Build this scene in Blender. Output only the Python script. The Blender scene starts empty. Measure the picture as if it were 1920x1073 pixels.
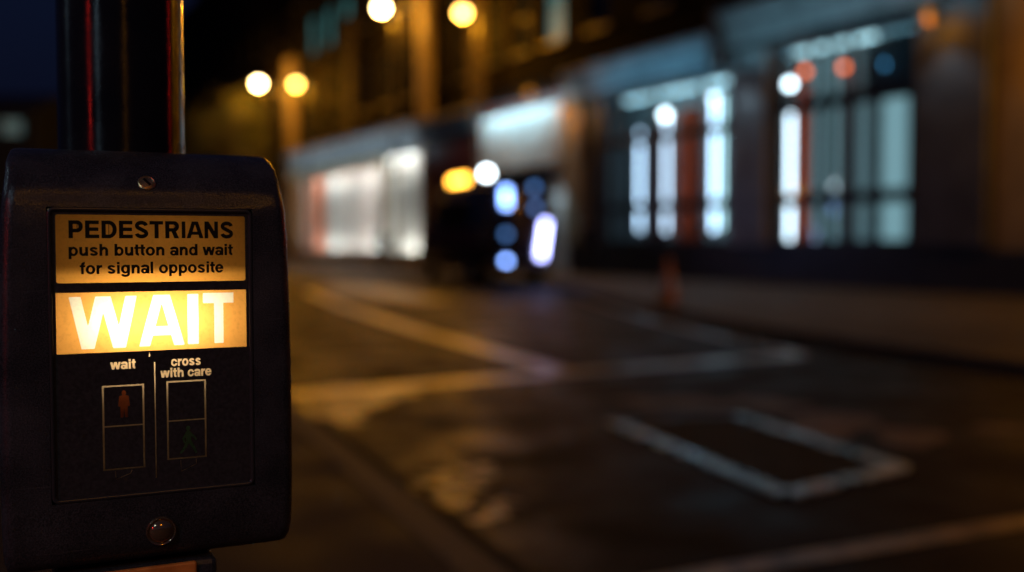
import bpy, bmesh, math, random
import numpy as np
from mathutils import Vector, Matrix
S = bpy.context.scene
COL = S.collection
R = math.radians
random.seed(7)

# ------------------------------------------------------------------ camera
cam_d = bpy.data.cameras.new("camera")
cam = bpy.data.objects.new("camera", cam_d)
COL.objects.link(cam)
S.camera = cam
cam.location = (0, 0, 1.1)
cam.rotation_euler = (math.pi / 2 - math.atan(81.5 / 1920), 0, 0)
cam_d.sensor_width = 36
cam_d.lens = 36
cam_d.clip_start = 0.02
cam_d.clip_end = 2000
cam_d.dof.use_dof = True
cam_d.dof.focus_distance = 0.722
cam_d.dof.aperture_fstop = 2.3

# ------------------------------------------------------------------ sky
W = bpy.data.worlds.new("World")
S.world = W
W.use_nodes = True
wn = W.node_tree
sky = wn.nodes.new('ShaderNodeTexSky')
sky.sky_type = 'NISHITA'
sky.sun_disc = False
sky.sun_elevation = R(-3.0)
sky.sun_rotation = R(200)
night = wn.nodes.new('ShaderNodeMix')          # the city's night sky is a deeper navy than the model's twilight
night.data_type = 'RGBA'
night.blend_type = 'MULTIPLY'
night.inputs[0].default_value = 1.0
night.inputs[7].default_value = (0.16, 0.35, 1.0, 1)
wn.links.new(sky.outputs[0], night.inputs[6])
glow = wn.nodes.new('ShaderNodeMix')           # navy sky glow over the town
glow.data_type = 'RGBA'
glow.blend_type = 'ADD'
glow.inputs[0].default_value = 1.0
glow.inputs[7].default_value = (0.012, 0.020, 0.078, 1)
wn.links.new(night.outputs[2], glow.inputs[6])
wn.links.new(glow.outputs[2], wn.nodes['Background'].inputs[0])
wn.nodes['Background'].inputs[1].default_value = 0.14

S.view_settings.view_transform = 'Standard'
S.view_settings.look = 'None'
S.view_settings.exposure = 0
S.view_settings.gamma = 1
S.cycles.use_denoising = True
S.cycles.max_bounces = 8
S.cycles.diffuse_bounces = 4
S.cycles.transparent_max_bounces = 12
S.cycles.caustics_reflective = False
S.cycles.caustics_refractive = False
S.cycles.sample_clamp_indirect = 4.0

SODIUM = (1.0, 0.37, 0.012)
COLD = (0.52, 0.80, 1.0)
LAMP_W = 780.0


# ------------------------------------------------------------------ materials
def mat(name, col, rough=0.6, metal=0.0, spec=0.5, var=0.0, vscale=8.0, bump=0.0, bscale=60.0, rvar=0.0, coat=0.0):
    m = bpy.data.materials.new(name)
    m.use_nodes = True
    nt = m.node_tree
    b = nt.nodes['Principled BSDF']
    b.inputs['Base Color'].default_value = (*col, 1)
    b.inputs['Roughness'].default_value = rough
    b.inputs['Metallic'].default_value = metal
    b.inputs['Specular IOR Level'].default_value = spec
    b.inputs['Coat Weight'].default_value = coat
    tc = nt.nodes.new('ShaderNodeTexCoord')
    if var > 0 or rvar > 0:
        n = nt.nodes.new('ShaderNodeTexNoise')
        n.inputs['Scale'].default_value = vscale
        n.inputs['Detail'].default_value = 6
        nt.links.new(tc.outputs['Object'], n.inputs['Vector'])
        if var > 0:
            r = nt.nodes.new('ShaderNodeValToRGB')
            r.color_ramp.elements[0].position = 0.3
            r.color_ramp.elements[1].position = 0.7
            r.color_ramp.elements[0].color = (*[c * (1 - var) for c in col], 1)
            r.color_ramp.elements[1].color = (*[min(1, c * (1 + var)) for c in col], 1)
            nt.links.new(n.outputs['Fac'], r.inputs[0])
            nt.links.new(r.outputs[0], b.inputs['Base Color'])
        if rvar > 0:
            mr = nt.nodes.new('ShaderNodeMapRange')
            mr.inputs['From Min'].default_value = 0.3
            mr.inputs['From Max'].default_value = 0.7
            mr.inputs['To Min'].default_value = max(0.05, rough - rvar)
            mr.inputs['To Max'].default_value = min(1, rough + rvar)
            nt.links.new(n.outputs['Fac'], mr.inputs['Value'])
            nt.links.new(mr.outputs[0], b.inputs['Roughness'])
    if bump > 0:
        n2 = nt.nodes.new('ShaderNodeTexNoise')
        n2.inputs['Scale'].default_value = bscale
        n2.inputs['Detail'].default_value = 4
        nt.links.new(tc.outputs['Object'], n2.inputs['Vector'])
        bp = nt.nodes.new('ShaderNodeBump')
        bp.inputs['Strength'].default_value = bump
        bp.inputs['Distance'].default_value = 0.01
        nt.links.new(n2.outputs['Fac'], bp.inputs['Height'])
        nt.links.new(bp.outputs[0], b.inputs['Normal'])
    return m


def emit(name, col, strength):
    m = bpy.data.materials.new(name)
    m.use_nodes = True
    nt = m.node_tree
    b = nt.nodes['Principled BSDF']
    b.inputs['Base Color'].default_value = (0.6, 0.6, 0.6, 1)
    b.inputs['Emission Color'].default_value = (*col, 1)
    b.inputs['Emission Strength'].default_value = strength
    return m


def schlick(nt, f0):
    """side-independent Fresnel reflectance of a thin sheet"""
    lw = nt.nodes.new('ShaderNodeLayerWeight')
    lw.inputs[0].default_value = 0.5
    pw = nt.nodes.new('ShaderNodeMath')
    pw.operation = 'POWER'
    pw.inputs[1].default_value = 5
    nt.links.new(lw.outputs['Facing'], pw.inputs[0])
    ma = nt.nodes.new('ShaderNodeMath')
    ma.operation = 'MULTIPLY_ADD'
    ma.inputs[1].default_value = 1 - f0
    ma.inputs[2].default_value = f0
    nt.links.new(pw.outputs[0], ma.inputs[0])
    return ma


def translucent(name, col, gloss=0.0):
    """backlit plastic sheet"""
    m = bpy.data.materials.new(name)
    m.use_nodes = True
    nt = m.node_tree
    nt.nodes.remove(nt.nodes['Principled BSDF'])
    out = [n for n in nt.nodes if n.type == 'OUTPUT_MATERIAL'][0]
    t = nt.nodes.new('ShaderNodeBsdfTranslucent')
    t.inputs[0].default_value = (*col, 1)
    tc = nt.nodes.new('ShaderNodeTexCoord')
    gr = nt.nodes.new('ShaderNodeTexNoise')          # dust and grime in the sheet
    gr.inputs['Scale'].default_value = 420
    gr.inputs['Detail'].default_value = 8
    nt.links.new(tc.outputs['Object'], gr.inputs['Vector'])
    rg = nt.nodes.new('ShaderNodeValToRGB')
    rg.color_ramp.elements[0].position = 0.26
    rg.color_ramp.elements[1].position = 0.50
    rg.color_ramp.elements[0].color = (*[c * .88 for c in col], 1)
    rg.color_ramp.elements[1].color = (*col, 1)
    nt.links.new(gr.outputs['Fac'], rg.inputs[0])
    nt.links.new(rg.outputs[0], t.inputs[0])
    d = nt.nodes.new('ShaderNodeBsdfDiffuse')
    d.inputs[0].default_value = (*[c * 0.35 for c in col], 1)
    a = nt.nodes.new('ShaderNodeMixShader')
    a.inputs[0].default_value = 0.12
    nt.links.new(t.outputs[0], a.inputs[1])
    nt.links.new(d.outputs[0], a.inputs[2])
    g = nt.nodes.new('ShaderNodeBsdfGlossy')
    g.inputs['Roughness'].default_value = 0.12
    fr = schlick(nt, 0.03)
    x = nt.nodes.new('ShaderNodeMixShader')
    nt.links.new(fr.outputs[0], x.inputs[0])
    nt.links.new(a.outputs[0], x.inputs[1])
    nt.links.new(g.outputs[0], x.inputs[2])
    nt.links.new(x.outputs[0], out.inputs[0])
    return m


def pane_glass(name, tint=(0.9, 0.95, 0.95)):
    m = bpy.data.materials.new(name)
    m.use_nodes = True
    nt = m.node_tree
    nt.nodes.remove(nt.nodes['Principled BSDF'])
    out = [n for n in nt.nodes if n.type == 'OUTPUT_MATERIAL'][0]
    t = nt.nodes.new('ShaderNodeBsdfTransparent')
    t.inputs[0].default_value = (*tint, 1)
    g = nt.nodes.new('ShaderNodeBsdfGlossy')
    g.inputs['Roughness'].default_value = 0.03
    fr = schlick(nt, 0.04)
    x = nt.nodes.new('ShaderNodeMixShader')
    nt.links.new(fr.outputs[0], x.inputs[0])
    nt.links.new(t.outputs[0], x.inputs[1])
    nt.links.new(g.outputs[0], x.inputs[2])
    nt.links.new(x.outputs[0], out.inputs[0])
    return m


M = {}
M['housing'] = None
M['bezel'] = mat('smooth black plastic', (0.040, 0.040, 0.043), 0.30, spec=0.5)
M['print_black'] = mat('black printed panel', (0.042, 0.041, 0.043), 0.33, spec=0.4, var=0.35, vscale=420)
M['ink'] = mat('black ink', (0.012, 0.009, 0.008), 0.5, spec=0.2)
M['white_cavity'] = mat('grey reflector', (0.30, 0.28, 0.25), 0.7)
M['amber_plate'] = translucent('amber sign sheet', (0.97, 0.44, 0.075))
M['wait_plate'] = translucent('amber wait sheet', (0.90, 0.425, 0.095))
M['wait_letter'] = translucent('clear letter sheet', (0.97, 0.92, 0.78))
M['diffuser'] = translucent('cream diffuser', (0.78, 0.55, 0.32))
M['red_filter'] = translucent('red filter', (0.38, 0.12, 0.06))
M['green_filter'] = translucent('green filter', (0.17, 0.42, 0.32))
M['screw'] = mat('worn brass screw', (0.85, 0.58, 0.28), 0.34, metal=1.0, var=0.3, vscale=400, bump=0.1, bscale=900)
M['stud'] = mat('smoked clear dome', (0.32, 0.22, 0.12), 0.14, metal=0.7, coat=1.0)
M['orange_box'] = mat('orange brown plastic', (0.85, 0.27, 0.05), 0.5, var=0.3, vscale=60)
M['dark_metal'] = mat('dark painted steel', (0.03, 0.032, 0.035), 0.4, var=0.2)
M['asphalt'] = None
M['stone'] = mat('grey limestone', (0.30, 0.31, 0.31), 0.75, var=0.3, vscale=1.6, bump=0.3, bscale=20)
M['pale_stone'] = mat('pale painted stone', (0.55, 0.55, 0.52), 0.7, var=0.2, vscale=2)
M['buff_stone'] = mat('buff stone', (0.34, 0.27, 0.17), 0.75, var=0.25, vscale=2)
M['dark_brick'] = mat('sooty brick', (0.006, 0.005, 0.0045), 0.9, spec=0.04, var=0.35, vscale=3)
M['dark_paint'] = mat('charcoal shopfront paint', (0.03, 0.034, 0.04), 0.5, var=0.3, vscale=3)
M['grey_paint'] = mat('mid grey shopfront paint', (0.10, 0.105, 0.11), 0.55, var=0.3, vscale=2)
M['maroon'] = mat('maroon shopfront paint', (0.07, 0.014, 0.012), 0.5, var=0.3, vscale=3)
M['brown_render'] = mat('brown render', (0.36, 0.27, 0.13), 0.8, var=0.3, vscale=1.5)
M['brown_dark'] = mat('dark brown stone', (0.035, 0.023, 0.013), 0.8, var=0.3, vscale=1.5)
M['white_room'] = mat('pale interior plaster', (0.42, 0.47, 0.47), 0.8, var=0.15, vscale=1.2)
M['pink_room'] = mat('pale salmon interior plaster', (0.60, 0.49, 0.45), 0.8, var=0.25, vscale=1.0)
M['red_cloth'] = mat('rust red fabric', (0.60, 0.085, 0.018), 0.8, var=0.35, vscale=4)
M['salmon'] = mat('salmon drape', (0.62, 0.25, 0.15), 0.8, var=0.25, vscale=2)
M['sheer'] = mat('pale blind fabric', (0.50, 0.58, 0.58), 0.85, var=0.2, vscale=3)
M['dark_glass'] = mat('dark window glass', (0.008, 0.010, 0.014), 0.08, spec=0.6)
M['glass'] = pane_glass('shop window glass')
M['slate'] = mat('slate roof', (0.03, 0.032, 0.036), 0.7, var=0.3, vscale=4)
M['van_paint'] = mat('black van paint', (0.010, 0.010, 0.012), 0.22, spec=0.5, coat=0.6)
M['van_red_sheen'] = mat('dark red sheen', (0.26, 0.03, 0.035), 0.3, coat=0.5)  # reddish sheen on the van side put into colour
M['rubber'] = mat('tyre rubber', (0.012, 0.012, 0.012), 0.8)
M['alloy'] = mat('alloy wheel', (0.45, 0.40, 0.34), 0.35, metal=0.9)
M['cone_orange'] = mat('orange cone plastic', (0.55, 0.20, 0.06), 0.5, var=0.2, vscale=10)
M['cone_white'] = mat('white reflective sleeve', (0.75, 0.5, 0.38), 0.35)
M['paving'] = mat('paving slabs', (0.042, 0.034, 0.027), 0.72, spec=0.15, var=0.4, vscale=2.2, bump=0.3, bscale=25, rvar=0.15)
M['paving_lit'] = mat('paving slabs with shop light', (0.065, 0.058, 0.050), 0.7, spec=0.2, var=0.4, vscale=2.2, bump=0.3, bscale=25)  # same slabs, paler: light from the shop windows put into the colour
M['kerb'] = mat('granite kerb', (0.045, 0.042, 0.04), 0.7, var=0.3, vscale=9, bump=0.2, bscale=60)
M['bark'] = mat('tree bark', (0.07, 0.05, 0.035), 0.9, var=0.3, vscale=10, bump=0.4, bscale=30)
M['leaf'] = mat('tree leaves', (0.075, 0.085, 0.02), 0.6, var=0.5, vscale=0.8)
M['coat'] = mat('dark wool coat', (0.012, 0.012, 0.015), 0.9)
M['trousers'] = mat('dark trousers', (0.02, 0.02, 0.025), 0.9)
M['skin'] = mat('skin', (0.45, 0.28, 0.2), 0.6)
M['hair'] = mat('dark hair', (0.02, 0.015, 0.01), 0.6)
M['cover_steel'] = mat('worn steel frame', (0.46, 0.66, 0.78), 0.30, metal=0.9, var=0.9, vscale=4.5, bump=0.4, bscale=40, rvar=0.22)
M['cover_dull'] = mat('dull dark steel frame', (0.10, 0.11, 0.12), 0.5, metal=0.5, var=0.7, vscale=4, bump=0.4, bscale=40, rvar=0.2)  # darker, duller steel for the far bar of the frame
M['cover_lid'] = mat('dark infill lid', (0.006, 0.011, 0.015), 0.75, spec=0.10, var=0.45, vscale=6, bump=0.4, bscale=70, rvar=0.12)
M['sodium_bright'] = emit('white hot sodium lens', (1.0, 0.74, 0.34), 70)
M['sodium_dim'] = emit('amber sodium lens', (1.0, 0.56, 0.13), 20)
M['sconce'] = emit('dim amber glass', (1.0, 0.38, 0.03), 0.55)
M['tube_cold'] = emit('cold white tube', (0.54, 0.73, 1.0), 7.0)
M['tube_soft'] = emit('soft white tube', (0.62, 0.76, 1.0), 6.2)
M['tube_hot'] = emit('bright white tube', (0.72, 0.85, 1.0), 6.6)
M['tube_teal'] = emit('pale teal tube', (0.50, 0.82, 0.90), 3.5)
M['bulb_white'] = emit('white bulb', (0.75, 0.88, 1.0), 12.0)
M['bulb_red'] = emit('red orange bulb', (1.0, 0.16, 0.03), 5.0)
M['bulb_blue'] = emit('blue bulb', (0.08, 0.38, 0.75), 3.2)
M['led_blue'] = emit('blue white lamp', (0.22, 0.40, 1.0), 11.0)
M['led_blue_dim'] = emit('dim blue lamp', (0.05, 0.16, 0.42), 3.0)
M['led_violet'] = emit('violet white lamp', (0.42, 0.45, 1.0), 12.0)
M['beacon_amber'] = emit('amber beacon', (1.0, 0.42, 0.04), 16.0)
M['beacon_white'] = emit('white work lamp', (0.78, 0.92, 1.0), 20.0)
M['signal_red'] = emit('red signal lens', (1.0, 0.02, 0.015), 110.0)
M['signal_dim'] = emit('dimmer red signal lens', (1.0, 0.02, 0.015), 9.0)
M['teal_glow'] = emit('dim teal cornice glow', (0.12, 0.50, 0.50), 0.30)  # pane glow standing in for cold light on the upper cornices
M['sconce'].node_tree.nodes['Principled BSDF'].inputs['Base Color'].default_value = (.20, .08, .01, 1)
M['teal_glow'].node_tree.nodes['Principled BSDF'].inputs['Base Color'].default_value = (.03, .03, .03, 1)
M['teal_glow'].node_tree.nodes['Principled BSDF'].inputs['Specular IOR Level'].default_value = 0.1
M['lit_ceiling'] = emit('cold ceiling panel', (0.55, 0.85, 0.95), 1.9)
M['shop_white'] = emit('warm white ceiling panel', (1.0, 0.90, 0.86), 48.0)


def asphalt():
    m = bpy.data.materials.new('worn damp asphalt')
    m.use_nodes = True
    nt = m.node_tree
    b = nt.nodes['Principled BSDF']
    tc = nt.nodes.new('ShaderNodeTexCoord')

    def noise(sc, det=6, rough=0.6):
        n = nt.nodes.new('ShaderNodeTexNoise')
        n.inputs['Scale'].default_value = sc
        n.inputs['Detail'].default_value = det
        n.inputs['Roughness'].default_value = rough
        nt.links.new(tc.outputs['Object'], n.inputs['Vector'])
        return n
    n1 = noise(0.55)
    ramp = nt.nodes.new('ShaderNodeValToRGB')
    ramp.color_ramp.elements[0].position = 0.32
    ramp.color_ramp.elements[1].position = 0.70
    ramp.color_ramp.elements[0].color = (0.005, 0.005, 0.0048, 1)
    ramp.color_ramp.elements[1].color = (0.036, 0.033, 0.030, 1)
    nt.links.new(n1.outputs['Fac'], ramp.inputs[0])
    n2 = noise(160, 2)
    mx = nt.nodes.new('ShaderNodeMix')
    mx.data_type = 'RGBA'
    mx.blend_type = 'MULTIPLY'
    mx.inputs[0].default_value = 0.7
    r2 = nt.nodes.new('ShaderNodeValToRGB')
    r2.color_ramp.elements[0].position = 0.3
    r2.color_ramp.elements[0].color = (0.45, 0.45, 0.45, 1)
    r2.color_ramp.elements[1].position = 0.7
    nt.links.new(n2.outputs['Fac'], r2.inputs[0])
    nt.links.new(ramp.outputs[0], mx.inputs[6])
    nt.links.new(r2.outputs[0], mx.inputs[7])
    nt.links.new(mx.outputs[2], b.inputs['Base Color'])
    n3 = noise(1.5, 5)
    mr = nt.nodes.new('ShaderNodeMapRange')
    mr.inputs['From Min'].default_value = 0.34
    mr.inputs['From Max'].default_value = 0.66
    mr.inputs['To Min'].default_value = 0.40
    mr.inputs['To Max'].default_value = 0.78
    nt.links.new(n3.outputs['Fac'], mr.inputs['Value'])
    nt.links.new(mr.outputs[0], b.inputs['Roughness'])
    n4 = noise(90, 3)
    bp = nt.nodes.new('ShaderNodeBump')
    bp.inputs['Strength'].default_value = 0.22
    bp.inputs['Distance'].default_value = 0.005
    nt.links.new(n4.outputs['Fac'], bp.inputs['Height'])
    nt.links.new(bp.outputs[0], b.inputs['Normal'])
    b.inputs['Specular IOR Level'].default_value = 0.045
    return m


M['asphalt'] = asphalt()
M['worn'] = mat('worn pale asphalt', (0.13, 0.10, 0.075), 0.6, spec=0.3, var=0.6, vscale=7, bump=0.4, bscale=60)
M['gutter'] = mat('gutter dirt and kerb shade', (0.014, 0.012, 0.010), 0.9, spec=0.1, var=0.5, vscale=6)  # gutter dirt; along the far kerb it paints the kerb's shade
M['damp'] = mat('damp asphalt', (0.03, 0.027, 0.023), 0.38, spec=0.34, var=0.5, vscale=5, bump=0.4, bscale=60, rvar=0.14)
M['wet'] = mat('wet asphalt', (0.02, 0.018, 0.015), 0.30, spec=0.5, var=0.5, vscale=9, bump=0.6, bscale=45, rvar=0.14)


def moulded():
    m = mat('black moulded polycarbonate', (0.042, 0.043, 0.047), 0.27, spec=0.5, bump=0.13, bscale=900, var=0.4, vscale=22, rvar=0.10)
    nt = m.node_tree
    b = nt.nodes['Principled BSDF']
    base = b.inputs['Base Color'].links[0].from_socket
    tc = nt.nodes.new('ShaderNodeTexCoord')
    # moulding speckle
    sp = nt.nodes.new('ShaderNodeTexNoise')
    sp.inputs['Scale'].default_value = 1100
    sp.inputs['Detail'].default_value = 1
    nt.links.new(tc.outputs['Object'], sp.inputs['Vector'])
    r1 = nt.nodes.new('ShaderNodeValToRGB')
    r1.color_ramp.elements[0].position = 0.36
    r1.color_ramp.elements[1].position = 0.66
    r1.color_ramp.elements[0].color = (0.5, 0.5, 0.5, 1)
    r1.color_ramp.elements[1].color = (1.5, 1.5, 1.55, 1)
    nt.links.new(sp.outputs['Fac'], r1.inputs[0])
    mu = nt.nodes.new('ShaderNodeMix')
    mu.data_type = 'RGBA'
    mu.blend_type = 'MULTIPLY'
    mu.inputs[0].default_value = 1.0
    nt.links.new(base, mu.inputs[6])
    nt.links.new(r1.outputs[0], mu.inputs[7])
    # rubbed scratches and dusty scuffs
    last = mu.outputs[2]
    for rot, sc, thr in ((.35, (9, 9, 420), .70), (-.9, (14, 14, 520), .72), (1.35, (6, 6, 300), .73)):
        mp = nt.nodes.new('ShaderNodeMapping')
        mp.inputs['Rotation'].default_value = (0, rot, 0)
        mp.inputs['Scale'].default_value = sc
        nt.links.new(tc.outputs['Object'], mp.inputs['Vector'])
        n = nt.nodes.new('ShaderNodeTexNoise')
        n.inputs['Scale'].default_value = 1.0
        n.inputs['Detail'].default_value = 3
        nt.links.new(mp.outputs[0], n.inputs['Vector'])
        rr = nt.nodes.new('ShaderNodeValToRGB')
        rr.color_ramp.elements[0].position = thr
        rr.color_ramp.elements[1].position = thr + .05
        rr.color_ramp.elements[1].color = (.7, .7, .7, 1)
        nt.links.new(n.outputs['Fac'], rr.inputs[0])
        mx = nt.nodes.new('ShaderNodeMix')
        mx.data_type = 'RGBA'
        mx.inputs[7].default_value = (0.15, 0.15, 0.155, 1)
        nt.links.new(rr.outputs[0], mx.inputs[0])
        nt.links.new(last, mx.inputs[6])
        last = mx.outputs[2]
    nt.links.new(last, b.inputs['Base Color'])
    return m


M['housing'] = moulded()


def worn_paint(name, col, lo, hi):
    m = mat(name, col, 0.34)
    nt = m.node_tree
    b = nt.nodes['Principled BSDF']
    tc = nt.nodes.new('ShaderNodeTexCoord')
    n = nt.nodes.new('ShaderNodeTexNoise')
    n.inputs['Scale'].default_value = 7
    n.inputs['Detail'].default_value = 8
    n.inputs['Roughness'].default_value = 0.7
    nt.links.new(tc.outputs['Object'], n.inputs['Vector'])
    r = nt.nodes.new('ShaderNodeValToRGB')
    r.color_ramp.elements[0].position = lo
    r.color_ramp.elements[1].position = hi
    r.color_ramp.elements[0].color = (0.05, 0.045, 0.04, 1)
    r.color_ramp.elements[1].color = (*col, 1)
    nt.links.new(n.outputs['Fac'], r.inputs[0])
    nt.links.new(r.outputs[0], b.inputs['Base Color'])
    return m


M['road_paint'] = worn_paint('worn road paint', (0.50, 0.38, 0.15), 0.34, 0.60)  # white paint with amber street light put into its colour


def pole_mat():
    m = mat('gloss black pole paint', (0.010, 0.010, 0.012), 0.24, spec=0.34, var=0.3, vscale=30, rvar=0.08, bump=0.02, bscale=200)
    nt = m.node_tree
    b = nt.nodes['Principled BSDF']
    tg = nt.nodes.new('ShaderNodeTangent')
    tg.direction_type = 'RADIAL'
    tg.axis = 'Z'
    nt.links.new(tg.outputs[0], b.inputs['Tangent'])
    b.inputs['Anisotropic'].default_value = 0.92
    b.inputs['Anisotropic Rotation'].default_value = 0.25
    return m


M['pole'] = pole_mat()


# ------------------------------------------------------------------ mesh helpers
class MB:
    def __init__(self):
        self.v, self.f = [], []

    def add(self, vs, fs):
        n = len(self.v)
        self.v += [tuple(p) for p in vs]
        self.f += [tuple(i + n for i in f) for f in fs]
        return self

    def box(self, x0, x1, y0, y1, z0, z1):
        v = [(x0, y0, z0), (x1, y0, z0), (x1, y1, z0), (x0, y1, z0), (x0, y0, z1), (x1, y0, z1), (x1, y1, z1), (x0, y1, z1)]
        return self.add(v, [(0, 3, 2, 1), (4, 5, 6, 7), (0, 1, 5, 4), (1, 2, 6, 5), (2, 3, 7, 6), (3, 0, 4, 7)])

    def prism(self, poly, z0, z1):
        n = len(poly)
        v = [(x, y, z0) for x, y in poly] + [(x, y, z1) for x, y in poly]
        f = [tuple(range(n))[::-1], tuple(range(n, 2 * n))]
        f += [(i, (i + 1) % n, n + (i + 1) % n, n + i) for i in range(n)]
        return self.add(v, f)

    def extrude_x(self, prof, x0, x1):           # profile in (y, z)
        n = len(prof)
        v = [(x0, y, z) for y, z in prof] + [(x1, y, z) for y, z in prof]
        f = [tuple(range(n)), tuple(range(n, 2 * n))[::-1]]
        f += [(i, n + i, n + (i + 1) % n, (i + 1) % n) for i in range(n)]
        return self.add(v, f)

    def lathe(self, prof, n=24, c=(0, 0, 0)):    # profile (r, z)
        v, f = [], []
        for r, z in prof:
            for k in range(n):
                a = 2 * math.pi * k / n
                v.append((c[0] + r * math.cos(a), c[1] + r * math.sin(a), c[2] + z))
        for i in range(len(prof) - 1):
            for k in range(n):
                k2 = (k + 1) % n
                f.append((i * n + k, i * n + k2, (i + 1) * n + k2, (i + 1) * n + k))
        f.append(tuple(range(n))[::-1])
        f.append(tuple((len(prof) - 1) * n + k for k in range(n)))
        return self.add(v, f)

    def tube(self, pts, rads, n=12):
        pts = [Vector(p) for p in pts]
        v, f = [], []
        up = Vector((0.123, 0.456, 0.88)).normalized()
        for i, p in enumerate(pts):
            d = (pts[min(i + 1, len(pts) - 1)] - pts[max(i - 1, 0)]).normalized()
            a = d.cross(up)
            if a.length < 1e-3:
                a = d.cross(Vector((1, 0, 0)))
            a.normalize()
            b = d.cross(a)
            r = rads[i] if isinstance(rads, (list, tuple)) else rads
            for k in range(n):
                t = 2 * math.pi * k / n
                v.append(p + a * (r * math.cos(t)) + b * (r * math.sin(t)))
        for i in range(len(pts) - 1):
            for k in range(n):
                k2 = (k + 1) % n
                f.append((i * n + k, i * n + k2, (i + 1) * n + k2, (i + 1) * n + k))
        f.append(tuple(range(n))[::-1])
        f.append(tuple((len(pts) - 1) * n + k for k in range(n)))
        return self.add(v, f)

    def ball(self, c, r, n=16, sq=(1, 1, 1)):
        v, f = [], []
        m = n // 2
        for i in range(1, m):
            ph = math.pi * i / m
            for k in range(n):
                t = 2 * math.pi * k / n
                v.append((c[0] + r * sq[0] * math.sin(ph) * math.cos(t), c[1] + r * sq[1] * math.sin(ph) * math.sin(t), c[2] + r * sq[2] * math.cos(ph)))
        top, bot = len(v), len(v) + 1
        v.append((c[0], c[1], c[2] + r * sq[2]))
        v.append((c[0], c[1], c[2] - r * sq[2]))
        for i in range(m - 2):
            for k in range(n):
                k2 = (k + 1) % n
                f.append((i * n + k, (i + 1) * n + k, (i + 1) * n + k2, i * n + k2))
        for k in range(n):
            k2 = (k + 1) % n
            f.append((top, k, k2))
            f.append((bot, (m - 2) * n + k2, (m - 2) * n + k))
        return self.add(v, f)

    def build(self, name, material, parent=None, smooth=False, bevel=0.0, angle=35):
        me = bpy.data.meshes.new(name)
        me.from_pydata(self.v, [], self.f)
        bm = bmesh.new()
        bm.from_mesh(me)
        bmesh.ops.recalc_face_normals(bm, faces=bm.faces)
        if bevel > 0:
            es = [e for e in bm.edges if len(e.link_faces) == 2 and e.calc_face_angle(0) > R(30)]
            bmesh.ops.bevel(bm, geom=es, offset=bevel, segments=2, affect='EDGES', profile=0.5)
        bm.to_mesh(me)
        bm.free()
        me.materials.append(material)
        if smooth:
            me.shade_smooth()
            me.set_sharp_from_angle(angle=R(angle))
        o = bpy.data.objects.new(name, me)
        COL.objects.link(o)
        if parent:
            o.parent = parent
        return o


def tag(o, label=None, cat=None, group=None, kind=None):
    if label:
        o['label'] = label
    if cat:
        o['category'] = cat
    if group:
        o['group'] = group
    if kind:
        o['kind'] = kind
    return o


def thing(name, label, cat, loc=(0, 0, 0), rz=0.0, group=None):
    o = bpy.data.objects.new(name, None)
    o.empty_display_size = 0.1
    COL.objects.link(o)
    o.location = loc
    o.rotation_euler = (0, 0, rz)
    return tag(o, label, cat, group)


def lamp(name, kind, loc, energy, color, parent=None, radius=0.1, rot=None, size=None, spot=None):
    l = bpy.data.lights.new(name, kind)
    l.energy = energy
    l.color = color
    if kind == 'AREA':
        l.shape = 'RECTANGLE'
        l.size, l.size_y = size
    else:
        l.shadow_soft_size = radius
    if spot:
        l.spot_size = spot
        l.spot_blend = 0.6
    o = bpy.data.objects.new(name, l)
    COL.objects.link(o)
    o.location = loc
    if rot:
        o.rotation_euler = rot
    if parent:
        o.parent = parent
    return o


def copy_tree(o, parent=None):
    c = o.copy()
    COL.objects.link(c)
    if parent:
        c.parent = parent
    for ch in list(o.children):
        copy_tree(ch, c)
    return c


# ------------------------------------------------------------------ street line: s runs along the shop fronts, d out to the road
FP = Vector((8.147, 21.111, 0))
FU = Vector((0.4812, -0.8766, 0))
FN = Vector((-0.8766, -0.4812, 0))
FA = math.atan2(FU.y, FU.x)


def fw(s, d=0.0, z=0.0):
    return FP + FU * s + FN * d + Vector((0, 0, z))


# ------------------------------------------------------------------ ground
MB().add([(-300, -200, 0), (300, -200, 0), (300, 500, 0), (-300, 500, 0)], [(0, 1, 2, 3)]).build('road', M['asphalt'])['kind'] = 'structure'

KZ = 0.115
nk = [(1.70, -1.2), (0.95, 0.69), (-0.06, 3.17), (-0.69, 4.69), (-1.53, 6.69), (-3.9, 12.0), (-9.0, 22.0), (-20, 40), (-40, 75)]


def offset_line(pts, d):
    out = []
    for i, p in enumerate(pts):
        a = Vector(pts[max(i - 1, 0)])
        b = Vector(pts[min(i + 1, len(pts) - 1)])
        t = (b - a).normalized()
        n = Vector((-t.y, t.x))
        out.append((p[0] + n.x * d, p[1] + n.y * d))
    return out


nk_in = offset_line(nk, 0.15)
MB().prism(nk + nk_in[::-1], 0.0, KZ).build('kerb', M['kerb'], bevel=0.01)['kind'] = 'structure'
nk_in2 = offset_line(nk, 0.152)
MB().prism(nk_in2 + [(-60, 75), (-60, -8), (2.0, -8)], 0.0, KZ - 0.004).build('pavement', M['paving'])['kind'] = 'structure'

fk = [(9.0, -3.0), (5.6, 5.2), (4.23, 8.42), (3.60, 10.0), (3.0, 12.0), (2.32, 15.4), (1.80, 19.0), (1.45, 22.5), (1.05, 25.5), (-0.6, 30.0), (-5.2, 41.0), (-12.4, 55.0), (-24, 76), (-40, 106)]
fk_in = offset_line(fk, -0.15)
fk_in2 = offset_line(fk, -0.152)
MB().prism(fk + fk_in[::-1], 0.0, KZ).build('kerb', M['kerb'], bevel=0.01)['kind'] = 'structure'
a, b = fw(14, -0.02), fw(-105, -0.02)
MB().prism(fk_in2 + [(b.x, b.y), (a.x, a.y)], 0.0, KZ - 0.004).build('pavement', M['paving_lit'])['kind'] = 'structure'


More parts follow.
